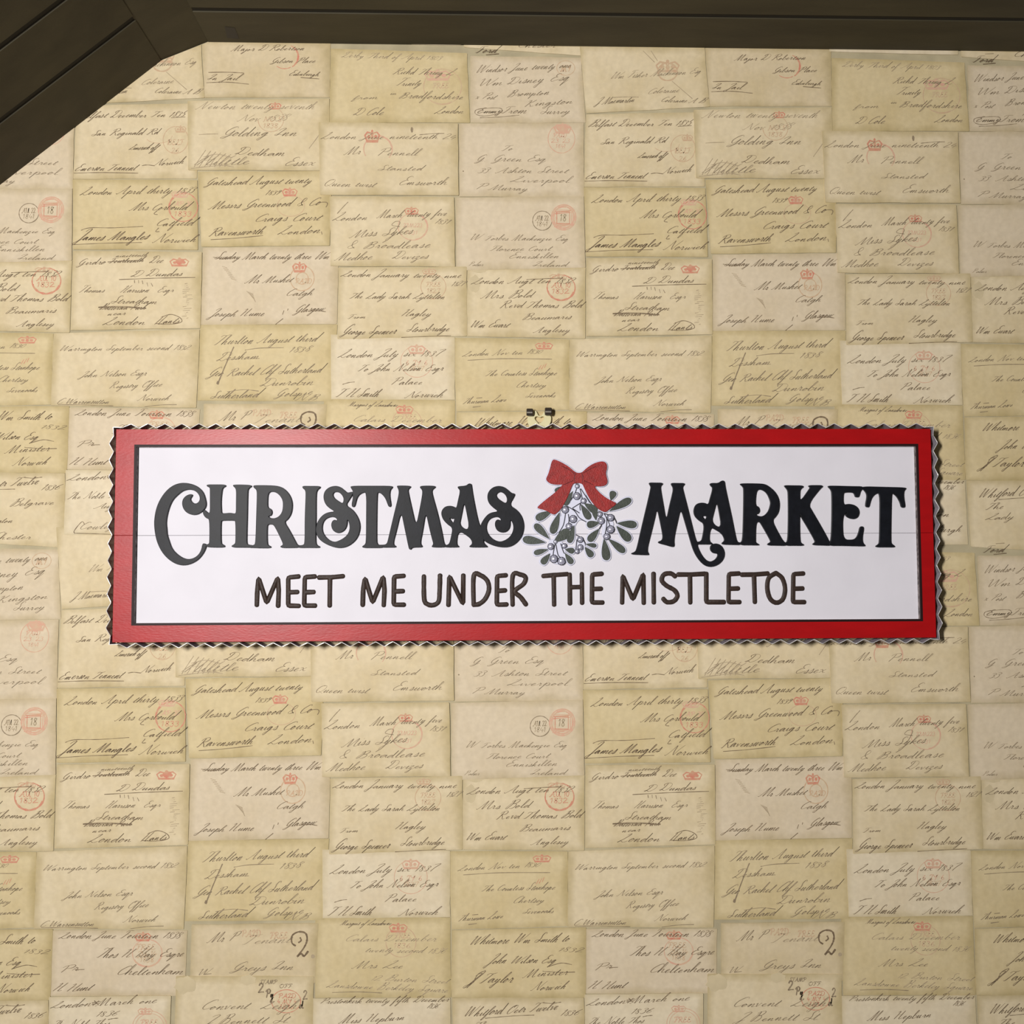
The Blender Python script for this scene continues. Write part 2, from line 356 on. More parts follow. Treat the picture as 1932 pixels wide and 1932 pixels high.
def blockrow(ink, T, cx, cy, text, h, tone, wid):
    unit = T(1, 0)[0]-T(0, 0)[0]
    tot = sum(GLY[c][0] for c in text); s = wid/tot; x = cx-wid/2
    for c in text:
        hh = 22.0 if c.isalpha() else 16.0
        for st in GLY[c][1]:
            ink.ribbon([T(x + gx*s, cy + h/2 - gy*h/hh) for gx, gy in catmull(st, 3)], h*.17*unit, tone, pen=False)
        x += GLY[c][0]*s

def crown(ink, T, cx, cy, w, h, tone):
    """a royal crown as the old free-franking marks carry: band, arches, orbs"""
    unit = T(1, 0)[0]-T(0, 0)[0]
    ink.poly([T(cx+w*a, cy+h*b) for a, b in ((-.42, .5), (.42, .5), (.46, .28), (-.46, .28))][::-1], tone)
    for s in (-1, 1):
        ink.ribbon([T(*q) for q in ((cx+s*w*.42, cy+h*.3), (cx+s*w*.52, cy-h*.05), (cx+s*w*.34, cy-h*.30), (cx+s*w*.08, cy-h*.22), (cx, cy+h*.02))], h*.16*unit, tone, pen=False)
        ink.poly([T(*q) for q in ellipse(cx+s*w*.25, cy+h*.06, w*.11, h*.16, 9)][::-1], tone)
    ink.poly([T(*q) for q in ellipse(cx, cy-h*.36, w*.08, h*.13, 9)][::-1], tone)
    ink.poly([T(*q) for q in ellipse(cx, cy+h*.10, w*.10, h*.17, 9)][::-1], tone)

# zoomed views of the photograph: x0, y0, scale, which repeat of the pattern they show (across, down)
REG = {'R1': (590, 80, 3.645, 0, 0), 'R2': (590, 360, 3.645, 0, 0), 'R3': (590, 620, 3.645, 0, 0), 'R4': (1070, 80, 3.645, 0, 0),
       'R5': (1070, 340, 3.645, 0, 0), 'R6': (1070, 600, 3.645, 0, 0), 'R7': (560, 1730, 3.45, 0, 1), 'R8': (1070, 1730, 3.45, 0, 1),
       'LA': (0, 740, 3.864, -1, 0), 'RD': (1700, 740, 3.715, 1, 0), 'PX0': (0, 0, 1, 0, 0), 'PX1': (0, 0, 1, 0, 1)}
def TR(reg):
    x0, y0, s, a, b = REG[reg]
    def T(x, y):
        p = at(x0 + x/s, y0 + y/s)
        return (p[0]-a*PU, p[1]+b*PV)
    return T

I, J, K = INK
# each sheet: corners (photo px: upper left, upper right, lower right, lower left) of one repeat, layer, paper, region, then its marks
#   w: words (text, x0, y0, x1, y1, x-height, ink[, weight])  l: pen lines  r: postmark rings  c: crowns  b: printed rows  s: solid stains
S = []
def sheet(pxr, corners, layer, tone, reg, **k): S.append((pxr, corners, layer, tone, reg, k))
sheet('PX0', ((624, 92), (881, 101), (887, 232), (621.5, 232)), 1, 'olive', 'R1',
  w=[('Derby Third of April 1803', 195, 105, 880, 125, 22, K), ('Richd Thring L', 550, 220, 960, 228, 25, J), ('Trinity', 570, 300, 740, 300, 26, J),
     ('in', 530, 362, 572, 362, 16, J), ('Bradfordshire', 590, 385, 1030, 395, 26, J), ('from', 275, 395, 455, 390, 17, J), ('D Cole', 275, 503, 475, 503, 30, J), ('London', 835, 492, 1030, 490, 27, J)],
  r=[(893, 308, 130, 122, 6, 'rust', 0, 360, (60, 120))], c=[(860, 225, 170, 80, 'pinkink')], b=[(880, 300, 'FREE', 34, 'rust', 110)])
sheet('PX0', ((887.7, 106), (1096, 108.8), (1105, 232), (887.7, 232)), 0, 'pink', 'R1',
  w=[('Windsor June twenty one', 1115, 212, 1770, 175, 27, J), ('Wm Disney Esq', 1130, 305, 1760, 262, 30, J), ('x Post', 1115, 390, 1250, 392, 22, J), ('Brompton', 1335, 376, 1620, 360, 25, J),
     ('Kingston', 1450, 445, 1780, 420, 26, J), ('Emmy', 1125, 490, 1300, 485, 22, J, 1.6), ('From', 1290, 492, 1460, 488, 28, J), ('Surrey', 1560, 495, 1760, 490, 26, J)],
  l=[((1150, 520), (1280, 515), (1420, 502)), ((1130, 500), (1115, 485), (1135, 462), (1250, 452), (1300, 460), (1280, 490), (1180, 508), (1130, 500))], r=[(1740, 178, 62, 50, 5, 'rust', 0, 360, None)], b=[(1740, 180, 'MY', 44, 'rust', 70)])
sheet('PX0', ((602, 231.4), (864, 234), (865.7, 369.4), (603.7, 368.6)), 3, 'cream', 'R1',
  w=[('London June nineteenth 24', 55, 668, 975, 668, 24, J), ('Mr', 215, 778, 325, 772, 28, J), ('Pennell', 440, 782, 720, 780, 25, J), ('Stansted', 445, 885, 755, 884, 23, J), ('Emsworth', 585, 985, 915, 984, 29, J), ('Queen twist', 70, 992, 425, 998, 25, J)],
  l=[((735, 640), (820, 632), (905, 630))], r=[(450, 738, 98, 92, 8, 'pinkink', 150, 400, (280, 360))], c=[(410, 648, 95, 90, 'red')], s=[(683, 605, 9, 20, 'ink2')])
sheet('PX0', ((865.7, 233.6), (1101, 232), (1102, 371.4), (867, 372)), 1, 'pink', 'R1',
  w=[('To', 1295, 748, 1370, 744, 18, J), ('G. Green Esq', 1115, 822, 1595, 820, 25, J), ('33. Ashton Street', 1130, 900, 1750, 900, 23, J), ('Liverpool', 1355, 962, 1760, 968, 23, J), ('P Murray.', 1115, 1012, 1490, 1024, 23, J)],
  r=[(1710, 665, 92, 98, 6, 'pinkink', 0, 360, None)], c=[(1718, 592, 110, 76, 'pinkink')], b=[(1700, 640, 'PAID', 30, 'pinkink', 90), (1705, 678, '23 23', 26, 'pinkink', 130), (1705, 715, '1841', 24, 'pinkink', 70)], s=[(1718, 590, 48, 30, 'pinkink'), (1035, 888, 5, 5, 'ink2')])
sheet('PX0', ((622.4, 371.5), (856.7, 373), (858.9, 504), (624.3, 502.7)), 3, 'cream', 'R2',
  w=[('London', 135, 208, 370, 205, 28, J), ('March twenty five', 440, 192, 920, 172, 28, J), ('1831', 835, 228, 930, 232, 24, J), ('Miss Sykes', 255, 325, 680, 300, 33, J), ('& Broadlease', 225, 400, 800, 396, 31, J), ('Medhoe', 150, 482, 400, 476, 28, J), ('Devizes', 540, 472, 790, 470, 28, J)],
  l=[((170, 160), (215, 110), (245, 80)), ((600, 250), (545, 240), (570, 215), (600, 225), (540, 320), (480, 360))], r=[(690, 250, 102, 92, 7, 'pinkink', 0, 360, (-60, 80))], c=[(680, 140, 90, 56, 'red')], b=[(690, 240, '23M223', 26, 'pinkink', 130), (680, 290, '1831', 24, 'pinkink', 90)])
sheet('PX0', ((860, 373.7), (1101.7, 371), (1104, 505), (861.6, 511)), 2, 'pink', 'R2',
  w=[('W. Forbes Mackenzie Esq', 1072, 342, 1755, 345, 21, J), ('Florence Court', 1212, 416, 1632, 415, 21, J), ('Enniskillen', 1342, 468, 1690, 466, 21, J), ('Ireland', 1507, 522, 1740, 525, 20, J), ('Palmr', 1068, 520, 1170, 520, 17, K)],
  r=[(1578, 208, 66, 66, 6, 'ink2', 0, 360, None), (1725, 185, 84, 86, 10, 'pinkink', 0, 360, None), (1725, 185, 72, 74, 14, 'pinkink', 0, 360, None)],
  b=[(1578, 190, 'AU 22', 34, 'ink3', 90), (1578, 230, '1841', 30, 'ink3', 80), (1722, 188, '18', 46, 'ink3', 46)],
  q=[(1722, 188, 44, 40, 9, 'red'), (1722, 188, 58, 52, 8, 'pinkink')], l2=[((1645, 150), (1780, 140)), ((1650, 162), (1780, 152)), ((1670, 238), (1770, 232)), ((1660, 250), (1740, 243))])
sheet('PX0', ((638.8, 505.4), (880.8, 504), (880.8, 634), (637, 640.4)), 2, 'cream', 'R2',
  w=[('London January twenty nine', 190, 592, 1015, 602, 26, I), ('1827', 950, 658, 1035, 656, 24, J), ('The Lady Sarah Lyttelton', 250, 742, 905, 746, 24, I), ('Hagley', 605, 862, 805, 864, 25, I), ('From', 238, 882, 360, 880, 17, I), ('George Spencer', 195, 990, 565, 986, 33, I), ('Stourbridge', 640, 972, 935, 966, 27, I)],
  l=[((610, 1010), (760, 1004), (950, 998))], r=[(830, 662, 86, 84, 6, 'rust', 0, 360, None)], c=[(800, 555, 90, 44, 'rust')], b=[(830, 645, 'FREE', 30, 'rust', 100), (830, 690, '1827', 30, 'rust', 90)])
sheet('PX0', ((881.4, 504), (1105, 505), (1103.6, 639.3), (880, 634.3)), 1, 'cream', 'R2',
  w=[('London Augt ten 1832', 1088, 643, 1790, 636, 27, I), ('Mrs Bold', 1155, 742, 1505, 736, 27, I), ('Revd Thomas Bold', 1285, 806, 1850, 805, 27, I), ('Beaumaris', 1435, 890, 1775, 882, 24, I), ('Wm Ewart', 1075, 942, 1340, 940, 27, I), ('Anglesey', 1520, 976, 1765, 972, 24, I)],
  l=[((1470, 612), (1620, 605), (1720, 602))], r=[(1708, 668, 96, 88, 9, 'red', 0, 360, (20, 165))], c=[(1690, 590, 120, 40, 'rust')], b=[(1708, 650, 'AU 10', 34, 'red', 130), (1705, 692, '1832', 32, 'red', 120)], s=[(1110, 640, 40, 60, 'stain'), (1140, 545, 60, 22, 'stain')])
sheet('PX0', ((623.5, 631), (858, 636.5), (858.3, 755), (625.7, 754)), 1, 'pale', 'R3',
  w=[('London July six 1837', 170, 202, 870, 188, 28, I), ('To John Nelson Esqr', 305, 296, 895, 290, 28, I), ('Palace', 535, 386, 750, 386, 26, I), ('T H Smith', 155, 472, 450, 470, 33, I), ('Norwich', 635, 476, 890, 472, 28, I)],
  l=[((205, 385), (250, 372), (290, 368))], r=[(715, 228, 110, 108, 5, 'pinkink', 0, 360, None)], c=[(715, 142, 110, 70, 'pinkink')], b=[(715, 235, '6 JY 6', 34, 'pinkink', 150), (715, 275, '1837', 30, 'rust', 100)])
sheet('PX0', ((855.6, 637.8), (1073.4, 640.6), (1074, 773.6), (861, 777)), 0, 'olive', 'R3',
  w=[('London Nov ten 1830', 1028, 192, 1570, 172, 21, J), ('The Countess Stanhope', 1185, 326, 1672, 320, 24, J), ('Chertsey', 1392, 406, 1600, 402, 22, J), ('Sevenoaks', 1458, 476, 1665, 472, 20, J), ('Thurman Lowe', 1028, 520, 1325, 502, 24, J)],
  l=[((1065, 219), (1300, 208), (1645, 211)), ((1125, 479), (1165, 476)), ((1100, 541), (1155, 535))], c=[(1590, 118, 115, 52, 'red')], l2=[((1552, 285), (1572, 252)), ((1572, 280), (1590, 248)), ((1592, 272), (1606, 242))])
sheet('PX1', ((595.4, 1730), (850, 1730), (850.7, 1882), (595.4, 1882)), 0, 'olive', 'R7',
  w=[('Marquis of Lansdowne', 282, 52, 610, 52, 19, J), ('Calais December', 305, 157, 905, 157, 25, K), ('twenty second 1836', 442, 226, 960, 236, 25, K), ('Mrs Lee', 360, 332, 690, 332, 25, J), ('12 Burton Street', 478, 410, 985, 432, 23, K), ('Lansdowne Berkeley Square', 192, 456, 980, 490, 25, K)],
  l=[((230, 490), (400, 486), (555, 493))], r=[(678, 162, 98, 98, 6, 'rust', 0, 360, None)], c=[(660, 68, 112, 64, 'red')], b=[(690, 120, 'FREE', 34, 'rust', 100), (685, 185, '1836', 32, 'rust', 110)], s=[(105, 255, 14, 14, 'ink3')])
sheet('PX1', ((852, 1754.6), (1106, 1749), (1105, 1882), (851.3, 1882)), 1, 'olive', 'R7',
  w=[('Whitmore Wm Smith to', 1120, 178, 1765, 158, 33, I), ('1832', 1692, 222, 1860, 226, 20, I), ('John Wilson Esq', 1240, 302, 1680, 296, 31, I), ('J Taylor', 1110, 432, 1400, 422, 38, I), ('Minister', 1472, 392, 1760, 372, 29, I), ('Norwich', 1522, 478, 1745, 466, 28, I)],
  l=[((1640, 320), (1720, 298), (1790, 308)), ((1600, 352), (1720, 358), (1810, 356)), ((1105, 460), (1150, 420), (1230, 350), (1180, 370), (1150, 420))])
sheet('PX1', ((587.5, 1883), (850, 1882), (852, 2013), (588, 2013)), 1, 'pale', 'R7',
  w=[('Prestonkirk twenty fifth December', 148, 562, 985, 548, 23, I), ('1836.', 842, 592, 925, 590, 22, I), ('Miss Hepburn', 272, 692, 695, 668, 29, I), ('Smeaton', 560, 790, 880, 780, 28, I), ('Edinburgh', 640, 895, 960, 885, 28, I)])
sheet('PX1', ((853, 1882), (1102, 1882), (1104, 2029), (858, 2016)), 1, 'cream', 'R7',
  w=[('Whitford Octr Twelve', 1080, 648, 1690, 602, 33, I), ('1836', 1710, 640, 1825, 636, 26, I)], l=[((1225, 657), (1400, 642), (1545, 636)), ((1600, 556), (1660, 560), (1720, 552))],
  x=[('RD', 'w', ('The', 585, 825, 710, 818, 28, I)), ('RD', 'w', ('Lady', 585, 896, 780, 888, 25, I)), ('RD', 'w', ('Ford.', 565, 1126, 730, 1118, 27, I)), ('RD', 'l', ((660, 1062), (722, 1058))), ('RD', 'l', ((645, 1137), (735, 1128))),
     ('LA', 'w', ('Belgrave', 70, 832, 390, 818, 27, I)), ('LA', 'w', ('Eaton', -70, 955, 90, 950, 25, I)), ('LA', 'w', ('Chester', -70, 1072, 225, 1072, 28, I))])
sheet('PX0', ((1092, 70), (1327, 72), (1338.9, 202), (1105.7, 214.4)), 1, 'cream', 'R4',
  w=[('Wm Fisher Mackinnon Esq', 288, 255, 915, 215, 25, K), ('Coleraine', 548, 357, 765, 345, 24, K), ('J Macmartin', 195, 430, 455, 412, 27, J), ('Coleraine A B', 638, 412, 935, 420, 21, J)],
  l=[((310, 382), (400, 378), (490, 379)), ((520, 60), (600, 140)), ((575, 60), (620, 130)), ((720, 270), (860, 390))], c=[(690, 165, 150, 90, 'rust')], r=[(690, 205, 66, 60, 12, 'rust', 0, 360, None)])
sheet('PX0', ((1105.7, 216), (1329, 212), (1329, 351.6), (1101.5, 353)), 0, 'cream', 'R4',
  w=[('Belfast December Ten 1835', 140, 582, 845, 572, 25, I), ('San Reginald Rd', 228, 702, 675, 692, 25, I), ('Limerick off', 482, 797, 665, 796, 23, I), ('Norwich', 652, 906, 850, 892, 24, I), ('Emerson Tennent', 122, 940, 530, 936, 29, I)],
  l=[((760, 580), (855, 574)), ((120, 956), (300, 952), (550, 956)), ((575, 905), (610, 900), (660, 906))], r=[(795, 730, 84, 92, 6, 'rust', 0, 360, None), (680, 700, 90, 52, 4, 'rust', 0, 150, None)], b=[(795, 745, 'BELF', 36, 'rust', 110), (795, 800, '26', 30, 'rust', 50)], c=[(825, 655, 70, 50, 'rust')])
sheet('PX0', ((1101.5, 353.7), (1330.6, 355), (1335.6, 484.9), (1105.7, 484)), 1, 'olive', 'R5',
  w=[('London April thirty 1833', 165, 157, 925, 142, 28, I), ('Mrs Corbould', 500, 262, 880, 256, 29, I), ('Catfield', 675, 366, 920, 365, 29, I), ('James Mangles', 150, 466, 620, 460, 35, I, 1.25), ('Norwich', 660, 482, 950, 476, 29, I)],
  l=[((180, 397), (240, 380), (400, 380), (595, 370)), ((135, 494), (350, 484), (590, 480)), ((690, 260), (665, 285), (690, 290)), ((700, 380), (680, 405), (705, 405))], r=[(860, 240, 97, 97, 8, 'red', 0, 360, (150, 280))], c=[(835, 150, 110, 50, 'pinkink')], b=[(860, 215, 'AP 30', 30, 'pinkink', 120), (860, 285, '1833', 32, 'red', 120)])
sheet('PX0', ((1105.7, 486.8), (1343, 489.5), (1344.3, 630.8), (1105, 635)), 2, 'cream', 'R5',
  w=[('Girdro', 160, 636, 345, 626, 26, I), ('Fourteenth', 370, 620, 600, 612, 22, I, 1.3), ('nineteenth', 415, 580, 630, 574, 15, I), ('Dec.', 640, 620, 745, 616, 24, I), ('D Dundas', 520, 712, 865, 706, 27, I), ('Thomas', 175, 820, 345, 818, 24, J), ('Harrison', 450, 820, 640, 818, 24, J), ('Esqr', 700, 818, 810, 816, 22, J),
     ('Streatham', 390, 892, 700, 896, 25, I), ('Battersea Park', 315, 936, 620, 936, 24, I), ('near', 372, 975, 495, 972, 19, I), ('London', 342, 1040, 625, 1036, 29, I), ('Hants', 685, 1036, 850, 1026, 27, I)],
  l=[((445, 732), (700, 722), (955, 717)), ((365, 612), (480, 605), (585, 600)), ((312, 918), (470, 914), (632, 926)), ((312, 922), (470, 920), (632, 929)), ((700, 1030), (790, 1035), (870, 1020), (860, 990), (800, 968), (740, 985))],
  c=[(845, 612, 120, 62, 'red')], s=[(850, 608, 36, 20, 'red')], l2=[((548, 735), (550, 755)), ((575, 735), (578, 757)), ((600, 738), (606, 762)), ((632, 752), (640, 778)), ((660, 755), (672, 778))],
  l3=[((880+random.uniform(-10, 40), 760+i*13), (905+random.uniform(-10, 40), 757+i*13)) for i in range(19)])
sheet('PX0', ((1074, 641), (1343, 633), (1341, 779.7), (1073.3, 775.6)), 1, 'cream', 'R6',
  w=[('Warrington September second 1832', 50, 268, 920, 260, 22, J), ('John Nelson Esqr', 200, 447, 645, 432, 24, J), ('Registry Office', 398, 522, 745, 510, 23, J), ('C Warrensutton', 48, 626, 395, 626, 23, J), ('Norwich', 590, 606, 800, 602, 23, J)],
  l=[((60, 632), (250, 634), (430, 641)), ((640, 646), (750, 634), (855, 632))])
sheet('PX1', ((1104, 1751.7), (1352.6, 1751.7), (1352, 1873.5), (1104, 1874)), 0, 'pink', 'R8',
  w=[('London June Fourteen 1838', 160, 127, 925, 126, 27, I), ('Thos H Hay Esqre', 400, 252, 950, 242, 31, I), ('Pr', 170, 347, 290, 335, 27, I), ('Cheltenham', 525, 362, 945, 356, 33, I), ('H Hunt', 125, 467, 370, 462, 31, I)],
  l=[((270, 328), (330, 326))], r=[(725, 222, 94, 88, 7, 'pinkink', 0, 360, (0, 150))], c=[(695, 115, 95, 62, 'red')], b=[(715, 182, 'FREE', 34, 'rust', 120), (725, 225, 'JU 14', 30, 'rust', 120), (725, 265, '1838', 28, 'rust', 90)])
sheet('PX1', ((1102.5, 1875), (1326.5, 1873.5), (1326, 2003), (1103, 2003)), 2, 'pale', 'R8',
  w=[('London March one', 120, 575, 790, 538, 27, I), ('1836', 408, 627, 540, 622, 25, I)], l=[((490, 647), (520, 640), (555, 637)), ((385, 540), (440, 530)), ((385, 550), (440, 540)), ((390, 558), (430, 525)), ((400, 525), (430, 555))],
  r=[(755, 690, 108, 98, 5, 'pinkink', 0, 360, None), (755, 690, 90, 82, 4, 'pinkink', 0, 360, None)], c=[(725, 592, 90, 48, 'pinkink')], b=[(750, 665, 'FREE', 34, 'pinkink', 110), (750, 720, '1836', 32, 'pinkink', 100)],
  x=[('LA', 'w', ('The Noble Thos', 490, 780, 900, 770, 25, I)), ('LA', 'w', ('Augt', 690, 850, 850, 845, 25, I)), ('LA', 'w', ('Cowley', 575, 1000, 830, 996, 28, J)), ('LA', 'l', ((550, 1030), (545, 1010), (600, 945), (620, 965))), ('LA', 'l', ((550, 1028), (700, 1032), (860, 1040)))])
sheet('PX0', ((1329, 68), (1567, 70), (1569, 201), (1338.9, 201)), 0, 'tan', 'R4',
  w=[('Major D Robertson', 1148, 127, 1635, 120, 21, I), ('Gibson Place', 1415, 207, 1710, 206, 21, I), ('Edinburgh', 1538, 292, 1740, 296, 19, I), ('In Jail', 992, 322, 1195, 326, 26, I)],
  l=[((1000, 272), (1120, 270), (1240, 276)), ((990, 342), (1130, 338), (1275, 352)), ((1620, 306), (1745, 316))], r=[(1520, 165, 82, 78, 8, 'red', -70, 60, (-50, 45)), (1510, 170, 82, 76, 6, 'red', 60, 130, None)])
sheet('PX0', ((1308.7, 207.6), (1569, 203.5), (1569, 338), (1312.8, 336.5)), 2, 'cream', 'R4',
  w=[('Newton twenty seventh', 925, 522, 1720, 522, 29, K), ('Nov 1838', 1205, 606, 1530, 602, 29, K), ('Golding Inn', 1100, 706, 1600, 702, 34, J), ('Dedham', 1190, 832, 1530, 842, 29, I), ('Essex', 1525, 906, 1720, 906, 33, J), ('Hilttle', 925, 905, 1290, 896, 34, J)],
  l=[((950, 696), (1010, 692), (1078, 691)), ((925, 900), (1050, 830), (1170, 850)), ((905, 925), (1100, 905), (1190, 915)), ((1690, 790), (1740, 720), (1760, 690))] + [((925+i*34, 915), (960+i*34, 860), (1000+i*34, 800+i*6)) for i in range(7)],
  r=[(1430, 592, 86, 84, 6, 'rust', -60, 180, None)], c=[(1455, 500, 76, 50, 'red')], b=[(1440, 590, 'NO 5', 34, 'rust', 120), (1430, 635, '1838', 30, 'rust', 100)])
sheet('PX0', ((1330.6, 340), (1577, 338), (1577, 477), (1341.6, 479.4)), 1, 'olive', 'R5',
  w=[('Gateshead August twenty', 1000, 92, 1710, 76, 30, I), ('1839', 1402, 157, 1500, 152, 22, I), ('Messrs Greenwood & Co', 1030, 252, 1770, 226, 31, I), ('Craigs Court', 1335, 337, 1770, 330, 31, I), ('Ravensworth', 1035, 436, 1395, 422, 33, I), ('London', 1495, 426, 1770, 416, 29, I)],
  l=[((1050, 460), (1220, 450), (1400, 432)), ((1760, 208), (1815, 206), (1825, 220), (1815, 240)), ((1790, 405), (1795, 425))], r=[(1580, 232, 92, 70, 5, 'rust', 0, 360, None)], c=[(1570, 135, 95, 62, 'red')], s=[(1570, 140, 34, 18, 'pinkink')])
sheet('PX0', ((1344.3, 481.3), (1594, 478), (1594, 622.6), (1344.3, 625.3)), 0, 'pink', 'R5',
  w=[('Sunday March twenty three Wm', 1075, 592, 1840, 592, 28, I), ('Mr Mushet', 1285, 757, 1600, 746, 27, I), ('Catgh', 1558, 842, 1740, 836, 24, I), ('Joseph Hume', 1055, 982, 1420, 976, 27, I), ('Glasgow', 1620, 957, 1820, 942, 27, I)],
  l=[((1070, 578), (1130, 590), (1180, 584)), ((1720, 946), (1780, 942), (1835, 949)), ((1545, 968), (1555, 940)), ((1578, 942), (1582, 928)), ((1500, 1035), (1550, 995))],
  r=[(1670, 722, 80, 84, 8, 'rust', 0, 360, None), (1670, 722, 40, 40, 8, 'rust', 0, 360, None)], c=[(1650, 645, 85, 74, 'red')], b=[(1680, 740, 'PAID', 34, 'rust', 110)],
  l3=[((1130+i*9, 640+i*12), (1165+i*9, 650+i*12)) for i in range(8)] + [((1300+i*8, 810+i*8), (1345+i*3, 830+i*9)) for i in range(7)])
sheet('PX0', ((1343.8, 624.7), (1595, 623.3), (1590, 767), (1342, 766)), 0, 'olive', 'R6',
  w=[('Thurlton August third', 1090, 226, 1780, 200, 33, J), ('1838', 1592, 277, 1730, 270, 27, J), ('Dessham', 1108, 336, 1390, 318, 27, J), ('Gen Rachel Chf Sutherland', 1050, 442, 1815, 412, 32, J), ('Dunrobin.', 1405, 506, 1780, 496, 31, J), ('Sutherland', 1075, 592, 1390, 582, 33, J), ('Golspie', 1508, 582, 1755, 562, 27, J), ('N.B.', 1648, 602, 1800, 602, 24, J)],
  l=[((1300, 262), (1400, 248), (1560, 245)), ((1225, 238), (1190, 320), (1150, 420), (1125, 488)), ((1227, 240), (1192, 322), (1153, 422), (1129, 488)), ((1190, 545), (1300, 530), (1400, 540)), ((1330, 320), (1400, 318))], s=[(1126, 484, 9, 14, 'ink2')])
sheet('PX1', ((1360, 1741.6), (1593, 1738.7), (1590, 1850), (1360, 1850)), 0, 'tan', 'R8',
  w=[('Mr P', 1100, 157, 1290, 138, 34, J), ('Tenant', 1322, 167, 1630, 152, 31, K), ('Greys Inn', 1255, 337, 1650, 328, 33, J), ('W', 1042, 366, 1110, 358, 24, J)],
  l=[((1090, 358), (1135, 353))], two=[((1665, 175), (1640, 155), (1640, 110), (1680, 85), (1725, 95), (1735, 140), (1715, 190), (1675, 245)), ((1675, 245), (1700, 225), (1720, 240), (1745, 208)), ((1690, 120), (1698, 140), (1680, 155))],
  b=[(1380, 95, 'PAID', 44, 'rust', 120), (1555, 108, 'FREE', 40, 'rust', 110)])
sheet('PX1', ((1333.8, 1837), (1587.4, 1837), (1590, 1995), (1336, 1995)), 1, 'cream', 'R8',
  w=[('Convent', 1068, 582, 1370, 580, 32, J), ('Leigh', 1450, 580, 1680, 576, 32, J), ('J Bennett St.', 1098, 676, 1640, 668, 31, J)],
  r=[(1615, 530, 92, 74, 6, 'red', 0, 360, None)], b=[(1620, 495, 'PAID', 30, 'red', 110), (1620, 530, '4 MY 4', 28, 'red', 120), (1620, 565, '1836', 28, 'red', 90), (1455, 445, '2', 58, 'ink2', 36), (1510, 480, 'Py', 56, 'ink2', 50), (1735, 490, '2', 56, 'ink2', 28), (1712, 550, 'd', 50, 'ink2', 30), (1500, 405, 'STAMP', 26, 'ink2', 110), (1610, 432, 'OFF', 24, 'ink2', 80)],
  s=[(975, 425, 78, 56, 'stain'), (1370, 392, 55, 34, 'stain')])

def quad_sheet(c, n=7):
    """outline of a sheet: gently uneven edges, slightly worn corners"""
    o = []
    for i in range(4):
        a, b = c[i], c[(i+1) % 4]; dx, dz = b[0]-a[0], b[1]-a[1]; L = math.hypot(dx, dz)
        for k in range(n):
            t = (k+.5)/n if k else .006
            if k == n-1: t = .994
            j = random.uniform(-.00035, .00035)
            o.append((a[0]+dx*t - dz/L*j, a[1]+dz*t + dx/L*j))
    return o

def inside_wall(x, z, m=0.0):
    return z < ER[1]+(x-ER[0])*.0075 + m and z - E0[1] < (x-E0[0])*sl + m*1.3
VIS = (-.60, .66, -.54, .60)      # part of the wall that can be seen, with a margin
STEP = .0003
cut_n = [(Vector((-sl, 0, 1)).normalized(), Vector((E0[0], 0, E0[1]))), (Vector((-.0075, 0, 1)).normalized(), Vector((E3[0], 0, E3[1])))]
ed = Vector((E2[0]-E1[0], 0, E2[1]-E1[1])); cut_n.append((Vector((-ed.z, 0, ed.x)).normalized(), Vector((E1[0], 0, E1[1]))))
def cut(me):
    bm = bmesh.new(); bm.from_mesh(me)
    for nrm, co in cut_n:
        bmesh.ops.bisect_plane(bm, geom=bm.verts[:]+bm.edges[:]+bm.faces[:], plane_co=co, plane_no=nrm, clear_outer=True)
        if not bm.faces: break
    ok = len(bm.faces) > 0
    bm.to_mesh(me); bm.free(); me.update()
    return ok
